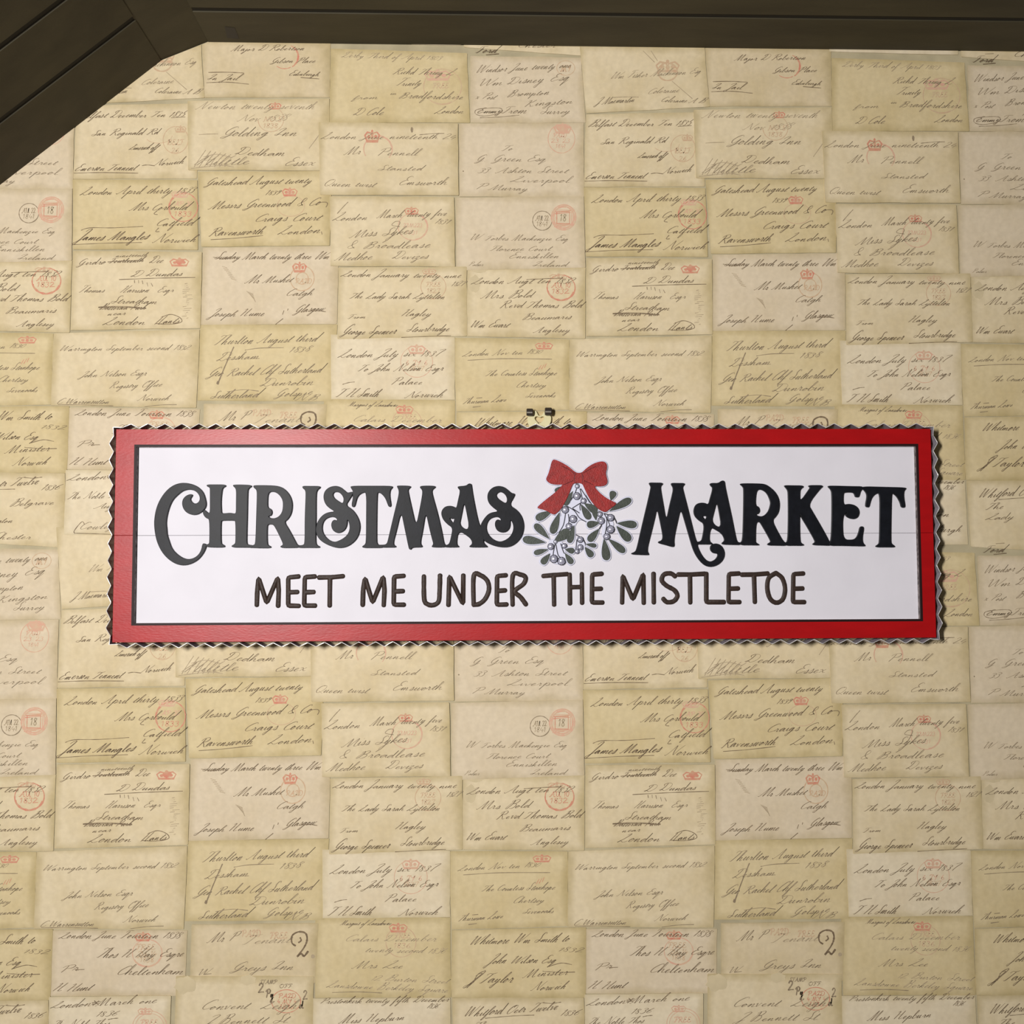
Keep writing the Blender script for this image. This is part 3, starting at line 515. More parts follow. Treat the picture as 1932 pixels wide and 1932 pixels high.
for idx, (pxr, corners, layer, tone, reg, k) in enumerate(S):
    TP = TR(pxr); T = TR(reg)
    c = [TP(*q) for q in corners][::-1]            # counter-clockwise seen from the room
    cx = sum(p[0] for p in c)/4; cz = sum(p[1] for p in c)/4
    o = quad_sheet(c)
    d0 = layer*STEP + .0001; d1 = d0 + .0004 + idx*.000004
    nn = len(o)
    v = [(x-cx, -d1, z-cz) for x, z in o] + [(x-cx, -d0, z-cz) for x, z in o]
    f = [tuple(range(nn)), tuple(range(2*nn-1, nn-1, -1))] + [(i+nn, (i+1) % nn+nn, (i+1) % nn, i) for i in range(nn)]
    hand = Ink(); post = Ink()
    unit = T(1, 0)[0]-T(0, 0)[0]
    for s in k.get('s', []):
        (hand if s[4].startswith('ink') or s[4] == 'stain' else post).poly([T(s[0]+(q[0]-s[0])*random.uniform(.8, 1.1), s[1]+(q[1]-s[1])*random.uniform(.8, 1.1)) for q in ellipse(s[0], s[1], s[2], s[3], 18)[:-1]][::-1], s[4])
    for w in k.get('w', []): write(hand, T, *w)
    wt = k['w'][0][6]
    for l in k.get('l', []): hand.ribbon([T(*q) for q in (catmull(list(l), 5) if len(l) > 2 else l)], 5.0*unit, wt, pen=False)
    for l in k.get('two', []): hand.ribbon([T(*q) for q in catmull(list(l), 6)], 13*unit, 'ink', pen=False)
    for l in k.get('l3', []): hand.ribbon([T(*q) for q in l], 4.0*unit, 'ink3', pen=False)
    for reg2, kind, dat in k.get('x', []):
        T2 = TR(reg2)
        if kind == 'w': write(hand, T2, *dat)
        else: hand.ribbon([T2(*q) for q in (catmull(list(dat), 5) if len(dat) > 2 else dat)], 5.0*unit, wt, pen=False)
    for l in k.get('l2', []): post.ribbon([T(*q) for q in l], 5.0*unit, 'red' if tone != 'cream' else 'ink2', pen=False)
    for r in k.get('r', []): ring(post, T, *r)
    for q in k.get('q', []):
        post.ribbon([T(q[0]+a*q[2], q[1]+b*q[3]) for a, b in ((-1, -1), (1, -1), (1, 1), (-1, 1))], q[4]*unit, q[5], pen=False, closed=True)
    for r in k.get('c', []): crown(post, T, *r)
    for r in k.get('b', []): blockrow(post, T, *r)
    meshes = {}
    for a in range(-2, 2):
        for b in range(-1, 3):
            ox, oz = cx + a*PU, cz - b*PV
            w2 = (max(p[0] for p in c)-min(p[0] for p in c))/2; h2 = (max(p[1] for p in c)-min(p[1] for p in c))/2
            if ox+w2 < VIS[0] or ox-w2 > VIS[1] or oz+h2 < VIS[2] or oz-h2 > VIS[3]: continue
            full = all(inside_wall(ox+sx*w2, oz+sz*h2, .0) for sx in (-1, 1) for sz in (-1, 1)) and not (ox-w2 < E2[0] and oz+h2 > E1[1]-.03 and ox-w2 < -.25)
            parts = []
            for nm, src in (('letter_sheet', None), ('postmark', post), ('handwriting', hand)):
                if src is not None and not src.f: continue
                key = nm if full else None
                if key and key in meshes: me = meshes[key]
                else:
                    me = bpy.data.meshes.new(nm)
                    if src is None:
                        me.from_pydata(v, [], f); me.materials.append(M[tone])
                    else:
                        dd = d1 + (.00006 if nm == 'postmark' else .00012)
                        me.from_pydata([(x-cx, -dd-hh, z-cz) for (x, z), hh in zip(src.v, src.h)], [], src.f)
                        me.polygons.foreach_set('material_index', src.mi)
                        for q in src.names: me.materials.append(M[q])
                    me.update()
                    if not full:
                        me.transform(Matrix.Translation((ox, 0, oz)))
                        ok = cut(me)
                        if ok: me.transform(Matrix.Translation((-ox, 0, -oz)))
                        else:
                            bpy.data.meshes.remove(me); me = None
                    else: meshes[nm] = me
                if me is None:
                    if src is None: break
                    continue
                ob = bpy.data.objects.new(nm, me); COL.objects.link(ob)
                if src is None: ob.parent = wall; ob.location = (ox, 0, oz); sh = ob
                else: ob.parent = sh

# ------------------------------------------------------------------ the sign
SD = .0205                                   # front of the red frame, in front of the wall
PD = .0148                                   # front of the white panel, set back in the frame
fc = [at(217, 810, SD), at(1757, 809, SD), at(1765, 1203, SD), at(214, 1212, SD)]
SCX = sum(p[0] for p in fc)/4; SCZ = sum(p[1] for p in fc)/4
ANG = math.atan2(fc[1][1]-fc[0][1]+fc[2][1]-fc[3][1], fc[1][0]-fc[0][0]+fc[2][0]-fc[3][0])
SW = (math.hypot(fc[1][0]-fc[0][0], fc[1][1]-fc[0][1]) + math.hypot(fc[2][0]-fc[3][0], fc[2][1]-fc[3][1]))/4
SH = (math.hypot(fc[0][0]-fc[3][0], fc[0][1]-fc[3][1]) + math.hypot(fc[2][0]-fc[1][0], fc[2][1]-fc[1][1]))/4
sign = bpy.data.objects.new('wooden_sign', None); COL.objects.link(sign)
sign.empty_display_size = .05
sign.location = (SCX, 0, SCZ); sign.rotation_euler = (0, -ANG, 0)
sign['label'] = 'long red-framed white wooden sign with black raised CHRISTMAS MARKET letters and a mistletoe bunch'
sign['category'] = 'sign'
ca, sa = math.cos(-ANG), math.sin(-ANG)
def loc(px, py, d):                          # photo pixel -> the sign's own x,z (m) on the plane d
    x, z = at(px, py, d); x -= SCX; z -= SCZ
    return (x*ca - z*sa, x*sa + z*ca)
oc = [loc(255, 845, SD), loc(1729, 839, SD), loc(1737, 1166.5, SD), loc(254, 1178, SD)]
OX0 = (oc[0][0]+oc[3][0])/2; OX1 = (oc[1][0]+oc[2][0])/2; OZ1 = (oc[0][1]+oc[1][1])/2; OZ0 = (oc[2][1]+oc[3][1])/2
SEAM = (loc(300, 1010, PD)[1] + loc(1700, 1006, PD)[1])/2
def slab(name, poly, d0, d1, mats, bev=.0006):
    n = len(poly)
    me = bpy.data.meshes.new(name)
    v = [(x, -d1, z) for x, z in poly] + [(x, -d0, z) for x, z in poly]
    f = [tuple(range(n)), tuple(range(2*n-1, n-1, -1))] + [(i+n, (i+1) % n+n, (i+1) % n, i) for i in range(n)]
    me.from_pydata(v, [], f); me.update()
    bm = bmesh.new(); bm.from_mesh(me); bmesh.ops.recalc_face_normals(bm, faces=bm.faces)
    bmesh.ops.bevel(bm, geom=list(bm.edges), offset=bev, segments=2, affect='EDGES', profile=.5)
    bm.to_mesh(me); bm.free()
    o = link(name, me, mats, sign)
    return o
g = .00012
up = slab('frame_plank', [(-SW, SEAM+g), (OX0, SEAM+g), (OX0, OZ1), (OX1, OZ1), (OX1, SEAM+g), (SW, SEAM+g), (SW, SH), (-SW, SH)], .007, SD, [M['redpaint']], .00022)
dn = slab('frame_plank', [(-SW, -SH), (SW, -SH), (SW, SEAM-g), (OX1, SEAM-g), (OX1, OZ0), (OX0, OZ0), (OX0, SEAM-g), (-SW, SEAM-g)], .007, SD, [M['redpaint']], .00022)
slab('panel_plank', [(OX0-.003, SEAM+g), (OX1+.003, SEAM+g), (OX1+.003, OZ1+.003), (OX0-.003, OZ1+.003)], .009, PD, [M['white']], .0003)
slab('panel_plank', [(OX0-.003, OZ0-.003), (OX1+.003, OZ0-.003), (OX1+.003, SEAM-g), (OX0-.003, SEAM-g)], .009, PD, [M['white']], .0003)
# dark painted border on the frame's inner edge, and the raw rebate wall below it
def ring_vf(a, b, da, db):
    v = [(x, -da, z) for x, z in a] + [(x, -db, z) for x, z in b]
    return v, [(i, (i+1) % 4, (i+1) % 4+4, i+4) for i in range(4)]
W = .0021
inn = [(OX0+.0001, OZ0+.0001), (OX1-.0001, OZ0+.0001), (OX1-.0001, OZ1-.0001), (OX0+.0001, OZ1-.0001)]
outr = [(OX0-W, OZ0-W), (OX1+W, OZ0-W), (OX1+W, OZ1+W), (OX0-W, OZ1+W)]
vv, ff = ring_vf(outr, inn, SD+.00012, SD+.00012)
v2, f2 = ring_vf(inn, inn, SD+.00012, SD-.0018)
bl = pydata('border_line', vv+v2, ff+[tuple(i+8 for i in q) for q in f2], [M['line']], sign); bl['label'] = 'dark brown border line'
v3, f3 = ring_vf(inn, inn, SD-.0018, PD-.0002)
pydata('rebate', v3, f3, [M['rebate']], sign)

# corrugated metal strip round the edge
def strip(name, a, b, nper):
    """zigzag metal band from a to b (sign x,z) bulging to the outward side"""
    ux, uz = b[0]-a[0], b[1]-a[1]; L = math.hypot(ux, uz); ux /= L; uz /= L; nx, nz = uz, -ux
    prof = []
    A = .0044; B = .0004
    N = nper*2
    prof.append((0, B+.0008))
    for i in range(1, N):
        s = L*i/N
        h = A if i % 2 == 0 else B
        h += random.uniform(-.0003, .0003)
        # a soft fold at every crease
        prof += [(s-L/N*.10, h - (.10*(A-B) if i % 2 == 0 else -.10*(A-B))*.6), (s, h), (s+L/N*.10, h - (.10*(A-B) if i % 2 == 0 else -.10*(A-B))*.6)]
    prof.append((L, B+.0008))
    v = []; f = []
    th = .0006
    n = len(prof)
    for k, (dep, off) in enumerate(((SD+.0008, 0), (SD+.0008, th), (.0040, th), (.0040, 0))):
        for s, h in prof:
            tilt = random.uniform(-.0002, .0002) if k < 2 else 0
            v.append((a[0]+ux*s+nx*(h+off), -(dep+tilt), a[1]+uz*s+nz*(h+off)))
    for k in range(4):
        k2 = (k+1) % 4
        for i in range(n-1): f.append((k*n+i, k2*n+i, k2*n+i+1, k*n+i+1))
    f += [(0, 3*n, 2*n, n), (n-1, 2*n-1, 3*n-1, 4*n-1)]
    me = bpy.data.meshes.new(name); me.from_pydata(v, [], f); me.update()
    bm = bmesh.new(); bm.from_mesh(me); bmesh.ops.recalc_face_normals(bm, faces=bm.faces); bm.to_mesh(me); bm.free()
    for p in me.polygons:
        if p.normal.y < -.8: p.material_index = 1
    return link(name, me, [M['metal'], M['edgeglint']], sign)
e = .0022
strip('corrugated_strip', (SW+e, SH+.0005), (-SW-e, SH+.0005), 49)
strip('corrugated_strip', (-SW-e, -SH-.0005), (SW+e, -SH-.0005), 49)
strip('corrugated_strip', (-SW-.0013, SH+e), (-SW-.0013, -SH-e), 13)
strip('corrugated_strip', (SW+.0015, -SH-e), (SW+.0015, SH+e), 13)

# raised black letters, cut from thin board
LD = PD + .0026
ZS = {'S1': (270, 890, 7.728), 'S2': (470, 890, 6.9), 'S3': (690, 890, 6.232), 'S5': (1180, 890, 6.9), 'S6': (1440, 890, 6.9), 'SM': (970, 850, 7.728)}
def P(s): return [tuple(map(float, q.split(','))) for q in s.split()]
def outline(reg, s, n=2, d=LD):
    x0, y0, k = ZS[reg]
    return [loc(x0+x/k, y0+y/k, d) for x, y in chaikin(P(s) if isinstance(s, str) else s, n)]
LET = [('C', 'S1', ["880,1040 925,1060 905,1140 850,1230 780,1300 680,1350 580,1368 480,1350 380,1290 290,1200 225,1090 180,960 155,780 165,640 195,510 250,390 330,280 420,205 520,165 620,160 720,180 810,225 880,300 910,400 922,470 910,520 885,555 850,590 790,625 720,632 640,605 585,545 563,470 575,400 620,350 680,325 720,330 715,355 690,390 695,420 725,455 770,465 810,440 828,390 810,330 760,280 690,258 620,265 560,290 490,350 440,400 400,470 365,570 345,660 335,750 345,840 350,920 380,1010 410,1100 460,1170 540,1235 620,1272 700,1272 770,1240 820,1190 850,1120 860,1060"]),
('H', 'S1', ["925,185 1060,185 1195,185 1208,212 1160,235 1148,290 1135,420 1140,560 1145,605 1200,605 1270,597 1330,610 1352,600 1352,450 1355,290 1345,240 1305,205 1315,188 1440,186 1575,193 1582,218 1535,245 1525,300 1520,600 1512,900 1510,1040 1530,1062 1600,1070 1610,1090 1600,1107 1450,1105 1300,1105 1283,1080 1330,1055 1345,1030 1345,720 1320,712 1150,712 1135,730 1135,1030 1150,1055 1192,1075 1185,1103 1060,1105 910,1098 900,1065 950,1055 965,1030 965,690 925,682 890,650 866,600 880,550 905,560 935,590 972,608 972,430 972,250 965,230 925,212"]),
('R', 'S2', ["50,183 80,174 250,175 380,183 460,220 530,300 562,390 562,480 545,555 500,625 458,652 520,750 600,900 625,948 650,955 650,990 530,992 415,992 402,970 430,957 440,940 400,850 330,710 300,685 245,685 235,720 235,940 255,958 288,975 272,995 150,995 20,990 0,990 0,962 60,955 80,930 90,600 100,300 95,235 60,210", "300,258 350,270 400,310 435,370 440,440 430,520 390,580 330,608 275,602 247,580 285,572 302,530 287,483 243,468 240,400 245,300 265,266"]),
('I', 'S2', ["690,183 800,185 920,185 930,205 890,235 872,280 872,600 868,800 868,930 885,955 924,975 912,992 780,990 640,992 630,975 640,958 700,955 722,930 722,600 735,300 730,240 695,215"]),
('S', 'S2', ["1130,181 1190,198 1240,240 1280,275 1330,260 1360,265 1345,300 1300,370 1258,436 1340,485 1400,560 1440,650 1447,740 1420,840 1370,910 1290,970 1200,995 1110,987 1000,945 920,890 880,830 862,760 880,670 920,600 980,545 1050,522 1115,518 1050,480 1000,435 970,370 966,300 990,240 1050,195", "1140,260 1190,280 1225,330 1230,370 1216,414 1160,380 1110,345 1088,305 1100,270", "1080,585 1130,600 1150,636 1105,622 1075,650 1065,700 1085,760 1130,795 1180,798 1240,765 1275,700 1278,612 1305,680 1308,750 1280,820 1220,870 1160,900 1110,915 1040,890 980,830 950,760 955,680 980,630 1020,600"]),
('T', 'S2', ["1315,182 1590,182 1865,182 1868,205 1835,240 1830,320 1850,430 1840,458 1815,455 1800,420 1770,340 1720,285 1680,268 1668,290 1662,600 1660,900 1670,940 1700,955 1745,958 1745,992 1610,992 1478,992 1468,970 1505,950 1520,910 1522,600 1525,268 1480,272 1430,300 1400,350 1380,440 1360,462 1338,455 1333,420 1350,340 1345,290 1350,250 1325,215"]),
('M', 'S3', ["362,170 380,161 520,163 533,180 500,205 500,240 545,440 591,640 630,450 660,290 665,230 655,205 633,185 648,163 812,163 823,182 790,205 778,230 790,290 850,500 900,720 920,840 940,862 940,890 780,890 774,875 795,850 780,800 740,640 705,470 670,700 640,840 668,875 658,890 545,890 530,918 510,912 500,880 480,780 450,640 415,462 360,700 318,850 358,875 352,891 250,891 140,891 130,872 150,858 225,858 250,840 265,780 330,500 385,280 388,215"]),
('A', 'S3', ["1080,170 1180,164 1210,136 1242,140 1247,175 1265,300 1330,620 1365,650 1390,800 1385,835 1436,880 1428,890 1222,890 1216,875 1250,850 1245,810 1215,770 1088,688 1065,850 1098,878 1094,890 915,890 918,864 965,858 985,835 1005,750 1020,660 960,620 905,560 884,490 900,440 940,405 1000,398 1045,413 1065,428 1085,330 1110,220 1082,192", "1155,362 1175,430 1224,696 1100,637 1125,520", "986,543 1010,556 1044,548 1035,580 1028,602 1000,570"]),
('S', 'S3', ["1560,163 1630,178 1680,220 1715,250 1756,256 1748,290 1688,390 1770,440 1830,510 1860,600 1860,680 1832,770 1770,842 1700,882 1620,892 1520,877 1430,840 1380,800 1345,720 1345,630 1390,550 1440,495 1490,475 1558,465 1500,425 1445,370 1426,300 1440,235 1490,183", "1590,235 1640,265 1665,320 1650,374 1590,340 1545,305 1533,270 1555,245", "1540,528 1580,545 1592,576 1550,556 1520,585 1518,640 1545,695 1600,718 1660,705 1700,650 1700,552 1735,620 1735,690 1700,760 1640,805 1570,825 1490,790 1435,730 1415,660 1430,590 1470,545"]),
('M', 'S5', ["302,150 320,139 400,141 478,141 491,158 460,185 460,230 495,430 531,640 570,450 600,330 625,215 589,160 603,144 690,146 768,146 775,162 745,195 750,230 800,420 860,660 920,900 945,915 948,945 935,960 990,1080 1050,1150 1105,1172 1160,1150 1195,1110 1203,1066 1140,1062 1103,1020 1103,970 1140,936 1200,933 1255,963 1290,1030 1292,1100 1257,1170 1190,1222 1100,1244 1020,1217 940,1130 880,1020 830,850 775,660 720,475 680,650 630,880 642,975 600,980 530,957 426,932 426,908 470,895 485,860 480,800 450,650 412,470 380,620 330,820 280,1020 308,1072 302,1087 190,1083 78,1078 76,1058 120,1045 145,1010 200,760 330,215 325,185"]),
('A', 'S5', ["1096,155 1130,144 1210,147 1255,112 1293,117 1300,190 1330,330 1390,600 1440,860 1460,915 1505,920 1505,955 1380,952 1256,948 1254,925 1290,900 1280,850 1245,800 1180,760 1108,722 1088,900 1134,930 1134,947 1030,947 925,947 925,913 980,905 1000,870 1030,680 960,640 900,580 884,510 905,440 950,405 1030,401 1080,428 1100,350 1140,210 1106,182", "1190,392 1215,500 1254,742 1120,664 1155,520", "1001,576 1062,576 1042,622 1025,607"]),
('R', 'S5', ["1485,160 1520,149 1750,151 1820,160 1874,190 1944,250 1994,330 2012,420 1999,520 1964,580 1912,632 1974,760 2059,910 2100,925 2100,965 1970,962 1850,960 1850,935 1885,920 1890,900 1830,790 1760,670 1745,655 1700,658 1695,900 1700,920 1745,945 1738,959 1620,957 1495,957 1495,918 1525,900 1535,600 1540,230 1530,195", "1745,230 1800,245 1850,290 1890,390 1885,440 1860,520 1800,578 1740,580 1697,555 1735,547 1754,505 1737,453 1693,438 1700,300 1715,245"]),
('K', 'S6', ["270,185 288,174 400,176 514,177 532,195 490,225 480,260 480,394 600,225 610,205 586,186 603,174 690,173 768,174 782,192 740,225 588,420 640,510 740,680 840,860 868,920 880,925 880,965 770,960 655,957 640,940 675,920 670,890 580,730 500,600 476,542 480,900 500,930 534,946 522,965 410,963 292,965 292,922 320,900 328,600 325,300 318,235"]),
('E', 'S6', ["836,190 868,179 1060,184 1180,187 1300,188 1300,222 1270,250 1255,310 1242,333 1198,331 1190,290 1165,270 1060,270 1045,290 1045,432 1110,415 1190,430 1240,470 1257,530 1237,590 1190,617 1130,612 1080,582 1070,556 1102,524 1060,545 1040,600 1035,700 1045,880 1170,885 1215,860 1245,790 1260,713 1302,708 1313,740 1295,830 1295,920 1333,955 1324,972 1220,970 1100,967 980,964 862,965 862,925 885,890 895,600 895,300 885,235"]),
('T', 'S6', ["1280,188 1580,196 1866,203 1860,225 1835,250 1832,330 1852,440 1843,468 1798,466 1785,400 1740,320 1690,283 1675,290 1668,600 1665,900 1672,935 1719,965 1713,985 1600,984 1478,985 1461,968 1500,945 1515,920 1520,600 1522,277 1470,285 1420,330 1395,400 1385,450 1370,465 1336,458 1333,420 1352,330 1345,280 1310,235 1280,226"])]
for i, (ch, reg, loops) in enumerate(LET):
    o = plate('raised_letter', [outline(reg, s) for s in loops], PD, LD + i % 2*.00004, [M['black']], sign, .0004, M['edge'])
    o['label'] = 'black raised letter ' + ch

# hand-lettered line below: rounded raised strokes
ZT = {'T1': (460, 1060, 3.578), 'T2': (1000, 1060, 3.578)}
TXT = [('T1', "88,292 91,200 100,110 155,278 230,107 236,200 232,298"), ('T1', "370,99 300,106 300,296 372,298|305,206 362,204"), ('T1', "480,99 412,104 408,296 482,296|415,206 472,204"), ('T1', "508,106 600,104 670,97|582,110 580,296"),
('T1', "803,292 806,190 818,110 870,275 942,100 950,190 945,293"), ('T1', "1080,95 1015,100 1012,290 1082,290|1015,200 1075,198"), ('T1', "1216,98 1218,250 1240,286 1280,292 1315,268 1322,200 1325,92"), ('T1', "1382,292 1388,97 1480,285 1482,92"),
('T1', "1552,290 1553,95 1600,92 1645,130 1655,190 1630,250 1590,284 1552,290"), ('T1', "1770,91 1710,96 1708,290 1775,288|1710,197 1765,193"), ('T1', "1815,290 1816,94 1870,87 1903,107 1888,150 1830,198 1870,240 1905,288"),
('T2', "90,96 170,89 250,83|160,95 163,290"), ('T2', "268,86 270,282|350,82 352,278|270,172 345,170"), ('T2', "485,81 420,86 418,275 490,275|422,184 480,182"), ('T2', "622,276 626,92 695,255 765,82 768,278"), ('T2', "834,80 836,275"),
('T2', "980,98 950,79 905,86 890,125 920,160 975,192 995,230 970,266 925,272 900,250"), ('T2', "1000,86 1085,86 1180,81|1080,95 1082,275"), ('T2', "1190,80 1190,272 1310,272"), ('T2', "1410,79 1342,83 1340,272 1415,272|1345,182 1405,180"),
('T2', "1430,87 1510,86 1605,79|1512,90 1518,272"), ('T2', "1660,76 1612,110 1602,180 1622,250 1665,276 1708,250 1722,180 1702,110 1660,76"), ('T2', "1845,79 1778,83 1775,272 1852,272|1780,182 1840,180")]
NAMES = 'MEETMEUNDERTHEMISTLETOE'
def rounded(p, r=.0016):
    o = [p[0]]
    for i in range(1, len(p)-1):
        a, b, c = p[i-1], p[i], p[i+1]
        la = math.hypot(a[0]-b[0], a[1]-b[1]); lc = math.hypot(c[0]-b[0], c[1]-b[1])
        ta, tc = min(.45, r/la), min(.45, r/lc)
        q0 = (b[0]+(a[0]-b[0])*ta, b[1]+(a[1]-b[1])*ta); q1 = (b[0]+(c[0]-b[0])*tc, b[1]+(c[1]-b[1])*tc)
        o += [q0, ((q0[0]+q1[0])/4+b[0]/2, (q0[1]+q1[1])/4+b[1]/2), q1]
    return o + [p[-1]]
def stroke_mesh(strokes, rad, hgt, d):
    v = []; f = []
    NS = 7
    for st in strokes:
        n = len(st); n0 = len(v)
        rows = []
        for i, (x, z) in enumerate(st):
            a = st[max(i-1, 0)]; b = st[min(i+1, n-1)]
            dx, dz = b[0]-a[0], b[1]-a[1]; l = math.hypot(dx, dz) or 1e-9
            rows.append((x, z, -dz/l, dx/l, dx/l, dz/l))
        # rounded ends
        full = []
        for t in (1.0, .8, .45): full.append((rows[0], -math.sin(math.acos(max(-1, min(1, 1-t))))*0 - t*rad*.9, math.sqrt(max(0, 1-t*t))))
        full += [(r, 0, 1.0) for r in rows]
        for t in (.45, .8, 1.0): full.append((rows[-1], t*rad*.9, math.sqrt(max(0, 1-t*t))))
        for (r, off, s) in full:
            x, z, nx, nz, tx, tz = r
            w = rad*s*random.uniform(.95, 1.05)
            for k in range(NS):
                a = math.pi*k/(NS-1)
                v.append((x+tx*off+nx*w*math.cos(a), -(d + hgt*s*math.sin(a)), z+tz*off+nz*w*math.cos(a)))
        m = len(full)
        for i in range(m-1):
            for k in range(NS-1):
                p = n0+i*NS+k
                f.append((p, p+1, p+NS+1, p+NS))
    return v, f
for (reg, s), ch in zip(TXT, NAMES):
    x0, y0, k = ZT[reg]
    sts = []
    for q in s.split('|'):
        pts = [loc(x0+x/k, y0+y/k, PD) for x, y in P(q)]
        sts.append(catmull(pts, 6) if ch in 'UDRSO' else rounded(pts) if len(pts) > 2 else [pts[0], ((pts[0][0]+pts[1][0])/2, (pts[0][1]+pts[1][1])/2), pts[1]])
    vv, ff = stroke_mesh(sts, .0025, .0011, PD-.0001)
    o = pydata('painted_letter', vv, ff, [M['brown']], sign, smooth=True); o['label'] = 'dark brown hand-lettered ' + ch

# mistletoe bunch with red bow: white cut-out plate carrying leaves, stems, gem berries and the bow
LV = [((515, 1290), (295, 1070), 55), ((460, 1340), (120, 1290), 62), ((500, 1440), (285, 1500), 42), ((525, 1500), (400, 1655), 50), ((570, 1340), (815, 1165), 76), ((662, 900), (550, 1218), 60), ((560, 880), (312, 1000), 58),
      ((858, 590), (735, 805), 46), ((875, 1085), (800, 1352), 52), ((740, 1440), (880, 1470), 45), ((740, 1495), (852, 1652), 46), ((1042, 1365), (1203, 1392), 34), ((1030, 1405), (1145, 1550), 50), ((1240, 1140), (1080, 1325), 54),
      ((1250, 1050), (1058, 1090), 54), ((1195, 1020), (1170, 850), 44), ((970, 780), (1108, 1005), 54), ((1020, 770), (1215, 890), 60), ((1310, 1285), (1352, 1606), 64), ((1370, 1285), (1618, 1485), 54), ((1490, 1100), (1698, 1318), 64),
      ((1498, 1060), (1795, 1085), 58), ((1385, 885), (1712, 705), 58), ((1410, 730), (1455, 588), 52), ((720, 520), (595, 605), 40)]
BER = [(745, 865, 46), (860, 1000, 50), (800, 1105, 42), (915, 665, 48), (1012, 735, 38), (920, 520, 30), (1250, 930, 36), (1270, 1025, 46), (1405, 980, 46), (1405, 1150, 50), (1350, 1255, 42), (535, 1400, 42), (580, 1580, 52), (690, 1612, 52), (602, 1330, 26), (730, 1390, 34), (965, 1300, 40), (965, 1410, 38), (915, 1470, 32)]
STM = ["930,480 880,640 770,800", "960,560 990,700 960,800 965,870", "770,810 880,880 950,980 1050,1040", "750,910 720,1080 650,1200", "790,930 800,1010 790,1090", "1310,920 1350,1000 1340,1150 1310,1280", "1310,920 1440,960 1495,1060", "1360,1000 1400,1100", "1290,1060 1240,1140", "600,1350 570,1500 580,1550", "610,1370 640,1520 690,1570", "680,1360 720,1480 740,1500", "905,1230 1000,1290 1040,1370", "915,1300 900,1440", "975,560 1080,720 1180,840", "850,840 960,770", "860,850 950,910"]
BOW = "900,325 800,235 700,175 610,135 570,128 545,165 525,250 495,350 463,410 480,450 540,490 640,500 705,490 690,520 600,610 480,700 360,800 330,842 460,870 560,932 600,932 680,860 740,760 800,640 850,500 880,475 990,475 1020,540 1070,650 1130,750 1220,850 1300,895 1345,897 1400,850 1508,772 1440,740 1340,690 1240,610 1160,515 1250,527 1330,512 1368,460 1345,370 1335,320 1357,250 1347,185 1300,153 1210,168 1120,208 1040,268 985,325"
def leaf(b, t, w, grow=0.0):
    dx, dy = t[0]-b[0], t[1]-b[1]; L = math.hypot(dx, dy); ux, uy = dx/L, dy/L; nx, ny = -uy, ux
    pr = [(-.02, .0), (.12, .28), (.35, .68), (.6, .97), (.8, .98), (.94, .66), (1.0, .0)]
    o = []
    for s, seq in ((1, pr), (-1, pr[::-1])):
        for a, h in seq[:-1]:
            A = a*L + (grow*(1 if a > .9 else -1 if a <= 0 else 0)); H = s*(h*w + (grow if h > 0 else 0))
            o.append((b[0]+ux*A+nx*H, b[1]+uy*A+ny*H))
    return o
def smz(p, d, n=2): return outline('SM', p, n, d)
bp = P(BOW); bcx, bcy = 920, 500
big = []
nb = len(bp)
for i, (x, y) in enumerate(bp):
    a, b = bp[i-1], bp[(i+1) % nb]; dx, dy = b[0]-a[0], b[1]-a[1]; l = math.hypot(dx, dy) or 1
    big.append((x - dy/l*-16, y + dx/l*-16))
area2 = sum(bp[i][0]*bp[(i+1) % nb][1]-bp[(i+1) % nb][0]*bp[i][1] for i in range(nb))
if area2 > 0: pass
else: big = [(2*x-X, 2*y-Y) for (x, y), (X, Y) in zip(bp, big)]
MD = PD + .0016
root = plate('mistletoe_cutout', [smz(big, MD)], PD, MD, [M['plate']], sign, .0006, M['halo'])
root['label'] = 'white cut-out mistletoe bunch with a red bow'
for i, (b, t, w) in enumerate(LV):
    plate('leaf_backing', [smz(leaf(b, t, w, 17), MD)], PD, MD - .00003*(i % 5), [M['plate']], root, .0006, M['halo'])
for i, hub in enumerate(["820,470 1010,470 1060,700 1180,900 1330,900 1480,1060 1400,1180 1340,1290 1270,1250 1300,1080 1180,1000 1080,1060 960,1000 900,1080 870,1180 720,1190 640,1250 630,1100 700,900 760,760 830,620",
                         "500,1300 600,1290 720,1330 760,1480 760,1640 700,1680 640,1660 570,1650 510,1600 500,1450", "900,1240 1010,1270 1050,1380 1000,1460 930,1510 880,1490"]):
    plate('stem_backing', [smz(hub, MD)], PD, MD - .0002 - .00003*i, [M['plate']], root, .0006, M['halo'])
for i, (b, t, w) in enumerate(LV):
    z = .0005 + .00003*(i % 7)
    plate('leaf', [smz(leaf(b, t, w), MD+z)], MD-.0002, MD+z, [M['green']], root, .00015, M['outline'])
for s in STM:
    pts = catmull([loc(970+x/7.728, 850+y/7.728, MD) for x, y in P(s)], 5)
    v, f = stroke_mesh([pts], .00045, .0007, MD-.0001)
    pydata('stem', v, f, [M['outline']], root, smooth=True)
